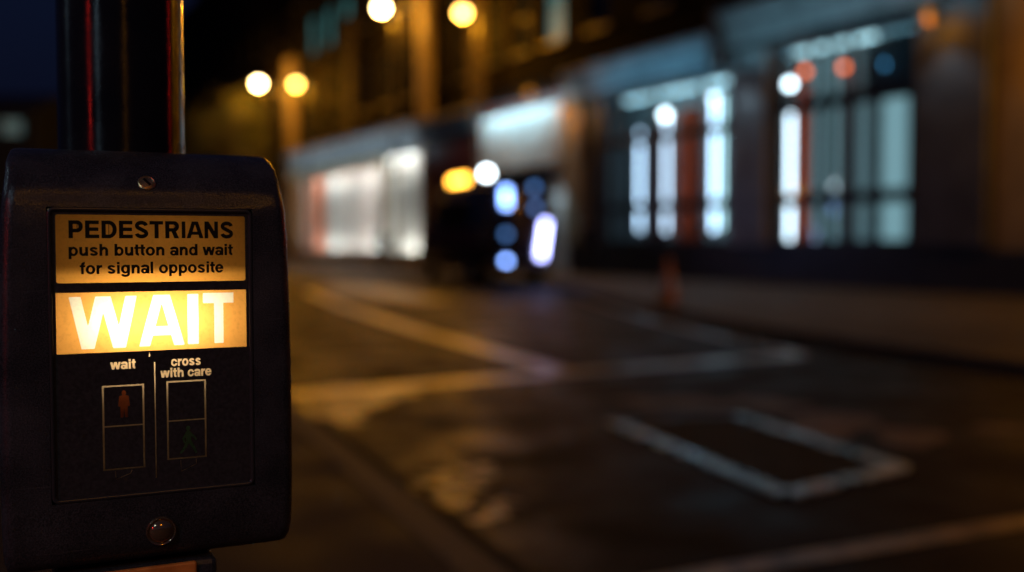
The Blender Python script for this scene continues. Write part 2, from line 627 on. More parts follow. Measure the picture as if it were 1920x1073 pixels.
def stripe(pts, w, name='road_marking', z=0.004, material='road_paint'):
    l, r = offset_line(pts, w / 2), offset_line(pts, -w / 2)
    o = MB()
    n = len(pts)
    o.add([(x, y, z) for x, y in l + r], [(i, i + 1, n + i + 1, n + i) for i in range(n - 1)])
    ob = o.build(name, M[material])
    ob['kind'] = 'structure'
    return ob


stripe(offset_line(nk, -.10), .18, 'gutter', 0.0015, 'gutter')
stripe(offset_line(fk, .14), .24, 'gutter', 0.0015, 'gutter')  # dark strip painting the shade of the far kerb face
stripe([(-1.9, 7.45), (-1.56, 7.38), (2.75, 9.95)], 0.30)
stripe([(0.50, 8.50), (-1.1, 12.5), (-2.94, 17.6), (-4.6, 23.0)], 0.24, z=0.008)
stripe([(0.40, 3.22), (0.74, 3.40), (2.05, 4.00), (4.9, 5.30)], 0.115)
stripe([(2.86, 9.85), (2.30, 12.2), (1.75, 16.0), (1.35, 20.0)], 0.12, z=0.012)

def wet_patch(cx, cy, rx, ry, rot, seed, kind='wet'):
    r_ = random.Random(seed)
    ph = [r_.uniform(0, 6.28) for _ in range(4)]
    pts = []
    for k in range(48):
        a_ = 2 * math.pi * k / 48
        m_ = 1 + .22 * math.sin(2 * a_ + ph[0]) + .16 * math.sin(3 * a_ + ph[1]) + .10 * math.sin(5 * a_ + ph[2]) + .06 * math.sin(9 * a_ + ph[3])
        x_, y_ = rx * m_ * math.cos(a_), ry * m_ * math.sin(a_)
        pts.append((cx + x_ * math.cos(rot) - y_ * math.sin(rot), cy + x_ * math.sin(rot) + y_ * math.cos(rot), .003))
    pts = [(p[0], p[1], .002 + .00004 * (seed % 60)) for p in pts]
    MB().add(pts, [tuple(range(48))]).build('road_patch' if kind == 'worn' else 'wet_patch', M[kind])['kind'] = 'structure'


wr = random.Random(21)
for k in range(26):
    wet_patch(-.30 + wr.gauss(0, .10), 4.62 + wr.gauss(0, .22), wr.uniform(.018, .05), wr.uniform(.03, .08), wr.uniform(0, 3), 30 + k, 'damp' if k % 3 else 'wet')
for k in range(9):
    wet_patch(-.06 + wr.gauss(0, .07), 4.12 + wr.gauss(0, .13), wr.uniform(.018, .04), wr.uniform(.03, .07), wr.uniform(0, 3), 60 + k, 'damp' if k % 3 else 'wet')
for k in range(10):
    wet_patch(-1.02 + wr.uniform(-.35, .4), 6.8 + wr.uniform(-.9, 1.2), wr.uniform(.10, .22), wr.uniform(.12, .34), wr.uniform(0, 3), 70 + k, 'damp')
wet_patch(-3.1, 23.0, .9, 3.6, .3, 17, 'wet')
for k, (px_, py_) in enumerate(((.95, 7.0), (1.30, 6.95), (1.75, 6.9), (2.05, 6.3), (2.25, 5.75), (1.85, 6.05), (2.9, 6.0))):
    wet_patch(px_, py_, wr.uniform(.12, .26), wr.uniform(.14, .30), wr.uniform(0, 3), 90 + k, 'worn')
# steel framed double cover in the carriageway
uc = thing('utility_cover', 'long steel framed utility cover let into the road, its edges catching blue light', 'utility cover', (1.28, 5.40, 0))
A_, B_, C_, D_ = (0.62 - 1.28, 6.20 - 5.40), (1.19 - 1.28, 4.40 - 5.40), (1.89 - 1.28, 4.93 - 5.40), (1.41 - 1.28, 6.46 - 5.40)


def quad_bar(p, q, w, z0, z1):
    p, q = Vector(p), Vector(q)
    t = (q - p).normalized()
    n = Vector((-t.y, t.x)) * (w / 2)
    return MB().prism([tuple(p + n), tuple(p - n), tuple(q - n), tuple(q + n)], z0, z1)


def lerp(p, q, t):
    return (p[0] + (q[0] - p[0]) * t, p[1] + (q[1] - p[1]) * t)


for p, q, w, z1 in ((A_, B_, 0.10, 0.014), (B_, C_, 0.10, 0.016), (C_, D_, 0.10, 0.014), (D_, A_, 0.07, 0.016)):
    quad_bar(p, q, w, 0.0, z1).build('frame_bar', M['cover_dull'] if w < .08 else M['cover_steel'], uc, bevel=0.003)
mAB, mDC = lerp(A_, B_, 0.5), lerp(D_, C_, 0.5)
MB().prism([A_, mAB, mDC, D_][::-1], 0.0, 0.008).build('lid', M['cover_lid'], uc)
MB().prism([mAB, B_, C_, mDC][::-1], 0.0, 0.0085).build('lid', M['cover_lid'], uc)

# ------------------------------------------------------------------ lettering: bold grotesque drawn as distance fields
GR = 0.0125


def fld(w):
    x = np.arange(-0.12, w + 0.12, GR)
    y = np.arange(-0.32, 0.86, GR)
    return np.meshgrid(x, y, indexing='ij')


def glyph(ch):
    adv = dict(P=.667, E=.667, D=.722, S=.667, T=.611, R=.722, I=.278, A=.722, N=.722, W=.944, p=.611, u=.611, s=.556, h=.611, b=.611, t=.333,
               o=.611, n=.611, a=.556, d=.611, w=.778, i=.278, f=.333, r=.389, g=.611, l=.278, e=.556, c=.556)[ch]
    X, Y = fld(adv)

    def rect(x0, x1, y0, y1):
        return np.maximum(np.maximum(x0 - X, X - x1), np.maximum(y0 - Y, Y - y1))

    def seg(x0, y0, x1, y1, w):
        L = math.hypot(x1 - x0, y1 - y0)
        tx, ty = (x1 - x0) / L, (y1 - y0) / L
        t = (X - x0) * tx + (Y - y0) * ty
        p = -(X - x0) * ty + (Y - y0) * tx
        return np.maximum(np.abs(p) - w / 2, np.maximum(-t, t - L))

    def path(pts, w, flat=True):
        d = np.full(X.shape, 9.0)
        for (x0, y0), (x1, y1) in zip(pts[:-1], pts[1:]):
            dx, dy = x1 - x0, y1 - y0
            t = np.clip(((X - x0) * dx + (Y - y0) * dy) / (dx * dx + dy * dy + 1e-12), 0, 1)
            d = np.minimum(d, np.hypot(X - x0 - t * dx, Y - y0 - t * dy))
        f = d - w / 2
        for p, q in ((pts[0], pts[1]), (pts[-1], pts[-2])):
            L = math.hypot(p[0] - q[0], p[1] - q[1])
            e = ((X - p[0]) * (p[0] - q[0]) + (Y - p[1]) * (p[1] - q[1])) / L
            near = np.hypot(X - p[0], Y - p[1]) < w * 0.8
            f = np.where(near, np.maximum(f, e), f)
        return f

    def arc(cx, cy, rx, ry, a0, a1, n=20):
        return [(cx + rx * math.cos(R(a0 + (a1 - a0) * i / n)), cy + ry * math.sin(R(a0 + (a1 - a0) * i / n))) for i in range(n + 1)]

    def ell(cx, cy, a, b):
        return (np.sqrt(((X - cx) / a) ** 2 + ((Y - cy) / b) ** 2) - 1) * min(a, b)

    def ring(cx, cy, a, b, w, h):
        return np.maximum(ell(cx, cy, a, b), -ell(cx, cy, a - w, b - h))

    def blob(x0, x1, y0, y1, r):
        cy, b = (y0 + y1) / 2, (y1 - y0) / 2
        return np.minimum(rect(x0, x1 - r, y0, y1), np.maximum(ell(x1 - r, cy, r, b), (x1 - r - 0.001) - X))

    def bowl(x0, x1, y0, y1, w, h, r):
        return np.maximum(blob(x0, x1, y0, y1, r), -blob(x0 - .01, x1 - w, y0 + h, y1 - h, max(r - w, .04)))

    def U(*a):
        f = a[0]
        for g in a[1:]:
            f = np.minimum(f, g)
        return f
    band = np.maximum(-Y, Y - .72)
    xband = np.maximum(-Y, Y - .53)
    w, h = .15, .125
    if ch == 'I':
        f = rect(.064, .214, 0, .72)
    elif ch == 'E':
        f = U(rect(.073, .223, 0, .72), rect(.073, .62, 0, h), rect(.073, .59, .305, .305 + h), rect(.073, .612, .72 - h, .72))
    elif ch == 'T':
        f = U(rect(.02, .592, .72 - h, .72), rect(.231, .381, 0, .72))
    elif ch == 'P':
        f = U(rect(.073, .223, 0, .72), bowl(.073, .627, .245, .72, w, h, .22))
    elif ch == 'R':
        f = U(rect(.08, .23, 0, .72), bowl(.08, .655, .29, .72, w, h, .2), np.maximum(seg(.40, .36, .61, -.12, .16), band))
    elif ch == 'D':
        f = U(rect(.073, .223, 0, .72), bowl(.073, .68, 0, .72, w, h, .32))
    elif ch == 'A':
        f = U(np.maximum(seg(.06, -.05, .335, .80, .155), band), np.maximum(seg(.66, -.05, .385, .80, .155), band), np.maximum(rect(.2, .52, .15, .27), band))
    elif ch == 'N':
        f = U(rect(.07, .21, 0, .72), rect(.51, .65, 0, .72), np.maximum(np.maximum(seg(.09, .80, .63, -.08, .155), band), rect(.07, .65, 0, .72)))
    elif ch == 'W':
        f = U(*[np.maximum(seg(*q, .145), band) for q in ((.07, .80, .265, -.08), (.245, -.08, .465, .80), (.475, .80, .70, -.08), (.68, -.08, .875, .80))])
    elif ch == 'S':
        f = path(arc(.333, .528, .195, .128, 8, 225) + arc(.335, .194, .205, .130, 45, -172), .138)
    elif ch == 's':
        f = path(arc(.275, .388, .160, .086, 8, 228) + arc(.278, .142, .165, .088, 48, -172), .116)
    elif ch == 'o':
        f = ring(.305, .265, .27, .277, .142, .108)
    elif ch in 'bp':
        f = U(ring(.325, .265, .25, .277, .135, .108), rect(.06, .20, 0, .72) if ch == 'b' else rect(.06, .20, -.20, .53))
    elif ch == 'd':
        f = U(ring(.286, .265, .25, .277, .135, .108), rect(.411, .551, 0, .72))
    elif ch == 'g':
        f = U(ring(.286, .272, .25, .268, .135, .105), rect(.411, .551, -.03, .53), path([(.481, .0)] + arc(.28, -.03, .201, .118, 0, -165), .125))
    elif ch in 'nh':
        f = U(rect(.065, .205, 0, .72 if ch == 'h' else .53), path([(.475, 0), (.475, .32)] + arc(.325, .325, .15, .145, 0, 175), .14))
    elif ch == 'u':
        f = U(rect(.405, .545, 0, .53), path([(.135, .53), (.135, .21)] + arc(.285, .205, .15, .145, 180, 355), .14))
    elif ch == 't':
        f = U(rect(.085, .225, .12, .685), rect(.012, .32, .43, .53), path([(.155, .18)] + arc(.265, .165, .11, .105, 180, 275), .135))
    elif ch == 'f':
        f = U(rect(.085, .225, 0, .58), rect(.012, .325, .43, .53), path([(.155, .52)] + arc(.275, .555, .12, .105, 180, 80), .135))
    elif ch == 'i':
        f = U(rect(.069, .209, 0, .53), rect(.069, .209, .60, .72))
    elif ch == 'l':
        f = rect(.069, .209, 0, .72)
    elif ch == 'r':
        f = U(rect(.062, .202, 0, .53), path(arc(.37, .27, .24, .20, 180, 88), .135))
    elif ch == 'w':
        f = U(*[np.maximum(seg(*q, .132), xband) for q in ((.06, .60, .22, -.06), (.21, -.06, .385, .60), (.393, .60, .568, -.06), (.558, -.06, .718, .60))])
    elif ch == 'e':
        f = U(np.maximum(ring(.278, .265, .255, .277, .138, .108), -rect(.3, .6, .155, .235)), np.maximum(rect(.06, .50, .235, .325), ell(.278, .265, .255, .277)))
    elif ch == 'c':
        f = np.maximum(ring(.285, .265, .262, .277, .140, .110), -rect(.36, .6, .195, .335))
    elif ch == 'a':
        f = U(path(arc(.275, .375, .185, .102, 172, 0) + [(.460, .0)], .135), np.maximum(ring(.235, .152, .205, .165, .13, .098), X - .46))
    f = np.pad(f[1:-1, 1:-1] - (0.006 if ch in 'WAI' else 0.013), 1, constant_values=1.0)
    return adv, contours(f, X[0, 0], Y[0, 0])


def contours(f, x0, y0, g=None):
    g = g or GR
    nx, ny = f.shape
    ins = f < 0
    nxt = {}

    def pt(a, b):
        fa, fb = f[a], f[b]
        t = fa / (fa - fb)
        return (x0 + g * (a[0] + (b[0] - a[0]) * t), y0 + g * (a[1] + (b[1] - a[1]) * t))
    pos, adj = {}, {}
    cells = ins[:-1, :-1].astype(int) + ins[1:, :-1] * 2 + ins[1:, 1:] * 4 + ins[:-1, 1:] * 8
    tab = {1: [(3, 0)], 2: [(0, 1)], 3: [(3, 1)], 4: [(1, 2)], 5: [(3, 0), (1, 2)], 6: [(0, 2)], 7: [(3, 2)], 8: [(2, 3)], 9: [(2, 0)], 10: [(0, 1), (2, 3)], 11: [(2, 1)], 12: [(1, 3)], 13: [(1, 0)], 14: [(0, 3)]}
    for i, j in zip(*np.nonzero((cells > 0) & (cells < 15))):
        i, j = int(i), int(j)
        e = [((i, j), (i + 1, j)), ((i + 1, j), (i + 1, j + 1)), ((i, j + 1), (i + 1, j + 1)), ((i, j), (i, j + 1))]
        for p, q in tab[int(cells[i, j])]:
            for k in (p, q):
                if e[k] not in pos:
                    pos[e[k]] = pt(*e[k])
            adj.setdefault(e[p], []).append(e[q])
            adj.setdefault(e[q], []).append(e[p])
    loops, seen = [], set()
    for st in list(adj):
        if st in seen:
            continue
        loop, cur, prev = [], st, None
        while cur not in seen:
            seen.add(cur)
            loop.append(pos[cur])
            n = [k for k in adj[cur] if k not in seen]
            if not n:
                break
            cur = n[0]
        # drop collinear points
        out = []
        L = len(loop)
        for k in range(L):
            a_, b_, c_ = loop[k - 1], loop[k], loop[(k + 1) % L]
            cr = (b_[0] - a_[0]) * (c_[1] - b_[1]) - (b_[1] - a_[1]) * (c_[0] - b_[0])
            if abs(cr) > 2e-6:
                out.append(b_)
        if len(out) > 2:
            loops.append(out)
    return loops


GC = {}


def text_loops(s, u0, u1, base, cap, track=0.0):
    """closed outlines in panel millimetres; the line is fitted to u0..u1"""
    x, items = 0.0, []
    for ch in s:
        if ch == ' ':
            x += 0.278
            continue
        if ch not in GC:
            GC[ch] = glyph(ch)
        adv, lo = GC[ch]
        items.append((x, lo))
        x += adv + track
    allx = [px + p[0] for px, lo in items for l in lo for p in l]
    a, b = min(allx), max(allx)
    k = (u1 - u0) / (b - a)
    kv = cap / 0.72
    return [[(u0 + (px + p[0] - a) * k, base + p[1] * kv) for p in l] for px, lo in items for l in lo]


def rect_loop(u0, u1, v0, v1, r=0.0):
    if r <= 0:
        return [(u0, v0), (u1, v0), (u1, v1), (u0, v1)]
    out = []
    for cx, cy, a in ((u1 - r, v0 + r, -90), (u1 - r, v1 - r, 0), (u0 + r, v1 - r, 90), (u0 + r, v0 + r, 180)):
        for k in range(6):
            t = R(a + 18 * k)
            out.append((cx + r * math.cos(t), cy + r * math.sin(t)))
    return out


def sheet(loops, name, material, parent, t):
    """flat sheet (even-odd filled outlines, mm) in the panel plane at depth t mm"""
    c = bpy.data.curves.new('outline', 'CURVE')
    c.dimensions = '2D'
    c.fill_mode = 'BOTH'
    for l in loops:
        sp = c.splines.new('POLY')
        sp.points.add(len(l) - 1)
        for p, q in zip(sp.points, l):
            p.co = (q[0], q[1], 0, 1)
        sp.use_cyclic_u = True
    co = bpy.data.objects.new('outline', c)
    COL.objects.link(co)
    dg = bpy.context.evaluated_depsgraph_get()
    me = bpy.data.meshes.new_from_object(co.evaluated_get(dg))
    bpy.data.objects.remove(co)
    bpy.data.curves.remove(c)
    me.transform(Matrix(((.001, 0, 0, 0), (0, 0, -.001, t * .001), (0, .001, 0, 0), (0, 0, 0, 1))))
    me.materials.clear()
    me.materials.append(material)
    me.name = name
    o = bpy.data.objects.new(name, me)
    COL.objects.link(o)
    o.parent = parent
    return o


# ------------------------------------------------------------------ the push button unit
PA = R(90 - 64.6)
PB = thing('push_button_unit', 'black pedestrian push button unit with lit amber WAIT panel on the dark pole', 'crossing button', (-0.2531, 0.7183, 1.0457), PA)

HU0, HU1, HV0, HV1 = -66.5, 70.5, -124.5, 78.5
levels = [(-176.5, 72, 84, 0), (-176, 40, 88, 0), (-174.5, 22, 91, 0), (-171, 11, 93.5, 0), (-165, 5.5, 95, 0), (-156, 2.5, 95.8, 0), (-140, 0.6, 96.2, 0), (HV0, 0, 96.4, 1),
          (-90, 0, 96.5, 1), (-40, 0, 96.3, 1), (0, 0, 95.6, 1), (40, 0, 94.6, 1), (60, 0, 93.8, 1), (HV1, 0, 92.6, 1), (86, 1.2, 91.8, 0), (93, 4.5, 91, 0), (101, 10, 90, 0), (109, 18, 88.6, 0),
          (115, 27, 87, 0), (119, 36, 85.5, 0), (121, 46, 84, 0), (121.6, 74, 82, 0)]
RC = 8.5
UC = 1.0


def section(v, t, hw):
    hw += 2.2 if v < 108 else 3.2
    pts = [(-hw, 75), (-hw, min(74, t + 40)), (-hw, min(74.4, t + RC + 4))]
    rc = min(RC, 74.8 - t) if t > 66 else RC
    for k in range(7):
        a = R(180 - 15 * k)
        pts.append((-hw + rc + rc * math.cos(a), t + rc - rc * math.sin(a)))
    left = pts[:]
    right = [(-x, y) for x, y in left[::-1]]
    mid = [(HU0 - UC, t), (HU0 / 2, t), (0.0, t), (HU1 / 2, t), (HU1 - UC, t)]
    return [(x + UC, v, y) for x, y in left + mid + right]


def housing():
    rows = [section(v, t, hw) for v, t, hw, _ in levels]
    n = len(rows[0])
    V = [(x * .001, y * .001, z * .001) for r in rows for (x, z, y) in r]
    h0 = 10
    Fs = []
    nr = len(rows)
    iv0 = [i for i, l in enumerate(levels) if l[0] == HV0][0]
    iv1 = [i for i, l in enumerate(levels) if l[0] == HV1][0]
    for i in range(nr - 1):
        for k in range(n - 1):
            if iv0 <= i < iv1 and h0 <= k < h0 + 4:
                continue
            Fs.append((i * n + k, i * n + k + 1, (i + 1) * n + k + 1, (i + 1) * n + k))
        Fs.append((i * n + n - 1, i * n, (i + 1) * n, (i + 1) * n + n - 1))
    Fs.append(tuple(range(n))[::-1])
    Fs.append(tuple((nr - 1) * n + k for k in range(n)))
    # walls of the display opening
    loop = [iv0 * n + k for k in range(h0, h0 + 4)] + [i * n + h0 + 4 for i in range(iv0, iv1)] + [iv1 * n + k for k in range(h0 + 4, h0, -1)] + [i * n + h0 for i in range(iv1, iv0, -1)]
    base = len(V)
    for i in loop:
        x, y, z = V[i]
        V.append((x, 0.046, z))
    m = len(loop)
    for k in range(m):
        k2 = (k + 1) % m
        Fs.append((loop[k], loop[k2], base + k2, base + k))
    Fs.append(tuple(base + k for k in range(m)))
    o = MB().add(V, Fs).build('housing', M['housing'], PB, smooth=True, angle=40)
    return o


hs = housing()


# bezel: a rounded ring lining the opening
def bezel():
    prof = [(0, 3.0), (0, 0.4), (0.35, 0.0), (1.1, -0.25), (1.9, -0.15), (2.5, 0.25), (2.9, 0.9), (3.0, 3.0)]   # (inset, t)
    V, Fs = [], []
    loops = []
    for ins, t in prof:
        u0, u1, v0, v1 = HU0 + .15 + ins, HU1 - .15 - ins, HV0 + .15 + ins, HV1 - .15 - ins
        r = max(0.8, 5.0 - ins)
        l = rect_loop(u0, u1, v0, v1, r)
        loops.append([(u * .001, t * .001, v * .001) for u, v in l])
    n = len(loops[0])
    for l in loops:
        V += l
    for i in range(len(loops) - 1):
        for k in range(n):
            k2 = (k + 1) % n
            Fs.append((i * n + k, i * n + k2, (i + 1) * n + k2, (i + 1) * n + k))
    return MB().add(V, Fs).build('bezel', M['bezel'], PB, smooth=True, angle=60)


bezel()

# artwork
UPL = rect_loop(-61.0, 65.3, 26.6, 73.4, 1.6)
WPL = rect_loop(-61.6, 65.6, -21.8, 20.0)
art = [rect_loop(-65, 69, -123, 77), UPL, WPL]
art += text_loops('wait', -27.8, -11.0, -33.8, 6.6)
art += text_loops('cross', 12.6, 33.0, -33.5, 6.6)
art += text_loops('with care', 5.2, 40.4, -41.4, 6.5)
art += [rect_loop(1.1, 1.9, -112.5, -30.0), rect_loop(-2.2, -1.5, -26.0, -22.9)]
for u0, u1, v0, vm, v1 in ((-33.4, -5.8, -104.3, -73.6, -45.0), (9.2, 36.4, -100.5, -72.8, -44.2)):
    art += [rect_loop(u0, u1, v0, v1), rect_loop(u0 + 1.2, u1 - 1.2, v0 + 1.0, vm - .45), rect_loop(u0 + 1.2, u1 - 1.2, vm + .45, v1 - 1.1)]


def thin_path(pts, w):
    l, r = offset_line(pts, w / 2), offset_line(pts, -w / 2)
    return l + r[::-1]


art.append(thin_path([(-25.5, -105.2), (-25.2, -111.0), (-15.6, -107.6), (-14.6, -105.2)], .5))
art.append(thin_path([(18.2, -101.4), (18.6, -109.4), (29.0, -105.0), (29.0, -101.4)], .5))


def figure(walk, cx, cy, hgt):
    """pedestrian figure outline as a distance field"""
    g = 0.02
    X, Y = np.meshgrid(np.arange(-.6, .6, g), np.arange(-.1, 1.12, g), indexing='ij')

    def cap(x0, y0, x1, y1, r0, r1):
        dx, dy = x1 - x0, y1 - y0
        t = np.clip(((X - x0) * dx + (Y - y0) * dy) / (dx * dx + dy * dy), 0, 1)
        return np.hypot(X - x0 - t * dx, Y - y0 - t * dy) - (r0 + (r1 - r0) * t)
    if not walk:
        parts = [cap(0, .90, 0, .93, .075, .075), cap(0, .72, 0, .50, .125, .105), cap(-.12, .76, -.165, .44, .05, .04), cap(.12, .76, .165, .44, .05, .04), cap(-.06, .5, -.075, .03, .07, .05), cap(.06, .5, .075, .03, .07, .05), cap(-.09, .02, -.11, .02, .035, .03), cap(.09, .02, .11, .02, .035, .03)]
    else:
        parts = [cap(0, .91, 0, .93, .075, .075), cap(.0, .74, .01, .50, .10, .09), cap(-.03, .77, -.17, .56, .045, .038), cap(-.17, .56, -.13, .42, .038, .032), cap(.04, .77, .19, .60, .045, .038), cap(.19, .60, .27, .50, .036, .03), cap(.02, .5, .17, .25, .07, .05), cap(.17, .25, .27, .04, .05, .04), cap(-.0, .5, -.10, .24, .07, .05), cap(-.10, .24, -.25, .06, .05, .04)]
    f = parts[0]
    for q in parts[1:]:
        f = np.minimum(f, q)
    f = np.pad(f[1:-1, 1:-1], 1, constant_values=1)
    return [[(cx + p[0] * hgt, cy + p[1] * hgt) for p in l] for l in contours(f, -.6, -.1, g)]


red_man = figure(False, -19.2, -67.6, 18.6)
green_man = figure(True, 23.6, -97.2, 20.0)
art += red_man + green_man
sheet(art, 'printed_panel', M['print_black'], PB, 1.6)
sheet([rect_loop(-64, 68, -122, -22.2)], 'diffuser', M['diffuser'], PB, 2.5)
sheet([rect_loop(-31, -9, -71.5, -46.5)], 'red_filter', M['red_filter'], PB, 2.0)
sheet([rect_loop(12, 35, -98.8, -74.2)], 'green_filter', M['green_filter'], PB, 2.0)
sheet([rect_loop(-62.5, 66.5, 25.2, 75.0)], 'instruction_plate', M['amber_plate'], PB, 2.4)
lt = text_loops('PEDESTRIANS', -52.8, 57.0, 57.5, 11.7, .004)
lt += text_loops('push button and wait', -53.0, 56.8, 45.3, 7.9)
lt += text_loops('for signal opposite', -46.2, 49.8, 32.8, 7.9)
sheet(lt, 'lettering', M['ink'], PB, 2.25)
wl = text_loops('W', -53.4, -9.6, -18.9, 35.6) + text_loops('A', -8.2, 22.3, -18.6, 35.6) + text_loops('I', 24.6, 32.2, -18.3, 35.5) + text_loops('T', 35.4, 57.0, -18.0, 35.3)
sheet([rect_loop(-63, 67, -22.4, 21.4)] + wl, 'wait_plate', M['wait_plate'], PB, 4.0)
sheet(wl, 'wait_lettering', M['wait_letter'], PB, 4.0)

# reflector box with its lamps
lb = MB()
q = .001
u0, u1, v0, v1, t0, t1 = -65.5, 69.5, -123.5, 77.5, 4.6, 44
lb.add([(u * q, t * q, v * q) for u, t, v in ((u0, t0, v0), (u1, t0, v0), (u1, t0, v1), (u0, t0, v1), (u0, t1, v0), (u1, t1, v0), (u1, t1, v1), (u0, t1, v1))],
       [(0, 1, 5, 4), (1, 2, 6, 5), (2, 3, 7, 6), (3, 0, 4, 7), (4, 5, 6, 7)])
lb.build('reflector', M['white_cavity'], PB)
# baffles added inside, unseen, to shape the fall-off of the backlight
MB().box(-65 * q, 69 * q, 10.5 * q, 26 * q, 22.4 * q, 24.0 * q).build('baffle', M['white_cavity'], PB)
MB().box(-65 * q, 69 * q, 15.5 * q, 34 * q, -25.6 * q, -24.0 * q).build('baffle', M['white_cavity'], PB)
for u in (-26, -8, 11, 31):
    lamp('wait_lamp', 'POINT', (u * q, 26 * q, -1 * q), 0.040, (1.0, 0.86, 0.62), PB, radius=0.004)


def screw(u, v, t, tilt, rad, name):
    mb = MB()
    r = rad
    prof = [(r * 1.12, .2), (r * 1.12, -.6), (r, -1.0), (r * .93, -.6), (r * .86, -.3), (r * .80, -1.0), (r * .3, -1.3), (.05, -1.35)]
    n = 28
    V, Fs = [], []
    for rr, tt in prof:
        for k in range(n):
            a = 2 * math.pi * k / n
            V.append((rr * math.cos(a) * q, tt * q, rr * math.sin(a) * q))
    for i in range(len(prof) - 1):
        for k in range(n):
            k2 = (k + 1) % n
            Fs.append((i * n + k, i * n + k2, (i + 1) * n + k2, (i + 1) * n + k))
    mb.add(V, Fs)
    o = mb.build(name, M['screw'], PB, smooth=True, angle=30)
    o.location = (u * q, t * q, v * q)
    o.rotation_euler = (R(-tilt), 0, 0)
    s = MB().box(-r * .62 * q, r * .62 * q, -1.7 * q, -1.1 * q, -r * .16 * q, r * .16 * q).build('slot', M['ink'], o)
    s.rotation_euler = (0, R(52), 0)
    return o


screw(-1.5, 96.2, 6.5, 35, 5.4, 'screw')
st = MB()
V, Fs = [], []
prof = [(10.4, 2.5), (10.4, -1.2), (9.8, -2.0), (9.0, -1.7), (8.5, -0.9), (7.6, -2.2), (5.6, -3.6), (3.0, -4.4), (.05, -4.7)]
n = 32
for rr, tt in prof:
    for k in range(n):
        a_ = 2 * math.pi * k / n
        V.append((rr * math.cos(a_) * q, tt * q, rr * math.sin(a_) * q))
for i in range(len(prof) - 1):
    for k in range(n):
        k2 = (k + 1) % n
        Fs.append((i * n + k, i * n + k2, (i + 1) * n + k2, (i + 1) * n + k))
o = st.add(V, Fs).build('dome_stud', M['stud'], PB, smooth=True, angle=50)
o.location = (4.3 * q, 1.8 * q, -151 * q)
o.rotation_euler = (R(4), 0, 0)

# lower push plate housing under the main box
MB().box(-66 * q, 44 * q, 8 * q, 70 * q, -260 * q, -176.8 * q).build('button_housing', M['housing'], PB, bevel=.004)
MB().box(-52 * q, 29 * q, 5.5 * q, 10 * q, -250 * q, -177.4 * q).build('push_plate', M['orange_box'], PB, bevel=.0015)
for va, vb in ((-60, -20), (40, 80)):
    MB().box(-30 * q, 24 * q, 74.6 * q, 125 * q, va * q, vb * q).build('bracket', M['dark_metal'], PB)

# the pole it is fixed to
pl = thing('signal_pole', 'gloss black signal pole rising behind the push button unit with red and gold streaks', 'pole', (-0.3265, 0.862, 0))
MB().lathe([(0.0495, 0.10), (0.0495, 4.2)], 96).build('shaft', M['pole'], pl, smooth=True)
MB().lathe([(0.085, 0.10), (0.085, 0.13), (0.056, 0.16), (0.0505, 0.16)], 48).build('base_collar', M['dark_metal'], pl, smooth=True)
MB().lathe([(0.0505, 4.2), (0.046, 4.225), (0.02, 4.24)], 48).build('cap', M['dark_metal'], pl, smooth=True)


# ------------------------------------------------------------------ buildings along the far side
def wall_cells(mb, x0, x1, z0, z1, y0, y1, openings):
    xs = sorted({x0, x1, *[o[0] for o in openings], *[o[1] for o in openings]})
    for xa, xb in zip(xs[:-1], xs[1:]):
        op = sorted([(o[2], o[3]) for o in openings if o[0] <= xa + 1e-6 and o[1] >= xb - 1e-6])
        z = z0
        for a, b in op:
            if a > z + 1e-6:
                mb.box(xa, xb, y0, y1, z, a)
            z = max(z, b)
        if z < z1 - 1e-6:
            mb.box(xa, xb, y0, y1, z, z1)
    return mb


def building(name, label, s0, s1, height, depth=9.0):
    o = thing(name, label, 'building', fw(s0, 0, 0), FA)
    return o


def dark_window(parent, x0, x1, z0, z1, lit=None, y=0.12):
    f = MB()
    t = 0.07
    f.box(x0, x0 + t, y, y + .08, z0, z1).box(x1 - t, x1, y, y + .08, z0, z1)
    f.box(x0 + t, x1 - t, y, y + .08, z0, z0 + t).box(x0 + t, x1 - t, y, y + .08, z1 - t, z1)
    f.box(x0 + t, x1 - t, y, y + .08, (z0 + z1) / 2 - .03, (z0 + z1) / 2 + .03)
    o = f.build('window', M['dark_paint'], parent)
    MB().box(x0 + t / 2, x1 - t / 2, y + .03, y + .05, z0 + t / 2, z1 - t / 2).build('pane', lit or M['dark_glass'], o)
    MB().box(x0 - .1, x1 + .1, -.12, .10, z0 - .12, z0).build('sill', M['dark_paint'], o)
    return o


def upper_floors(parent, w, z0, z1, material, ncol, rows, lit=()):
    ops = []
    wd = 1.15
    for j, (za, zb) in enumerate(rows):
        for i in range(ncol):
            c = w * (i + .5) / ncol
            ops.append((c - wd / 2, c + wd / 2, za, zb))
    mb = MB()
    wall_cells(mb, 0, w, z0, z1, 0.0, 0.35, ops)
    mb.box(0, w, 0.351, 9, z0, z1)
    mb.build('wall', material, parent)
    for k, o_ in enumerate(ops):
        dark_window(parent, *o_, lit=M['teal_glow'] if k in lit else None)


def frame_window(parent, x0, x1, z0, z1, mull, rails, material, t=0.09, y=0.10):
    f = MB()
    f.box(x0, x0 + t, y, y + .10, z0, z1).box(x1 - t, x1, y, y + .10, z0, z1)
    f.box(x0 + t, x1 - t, y, y + .10, z0, z0 + t).box(x0 + t, x1 - t, y, y + .10, z1 - t, z1)
    for m_ in mull:
        f.box(m_ - t / 2, m_ + t / 2, y + .004, y + .096, z0 + t, z1 - t)
    for r_ in rails:
        f.box(x0 + t, x1 - t, y - .01, y + .11, r_ - t * 1.4, r_ + t * 1.4)
    o = f.build('window', material, parent)
    MB().box(x0 + t / 2, x1 - t / 2, y + .04, y + .055, z0 + t / 2, z1 - t / 2).build('pane', M['glass'], o)
    return o


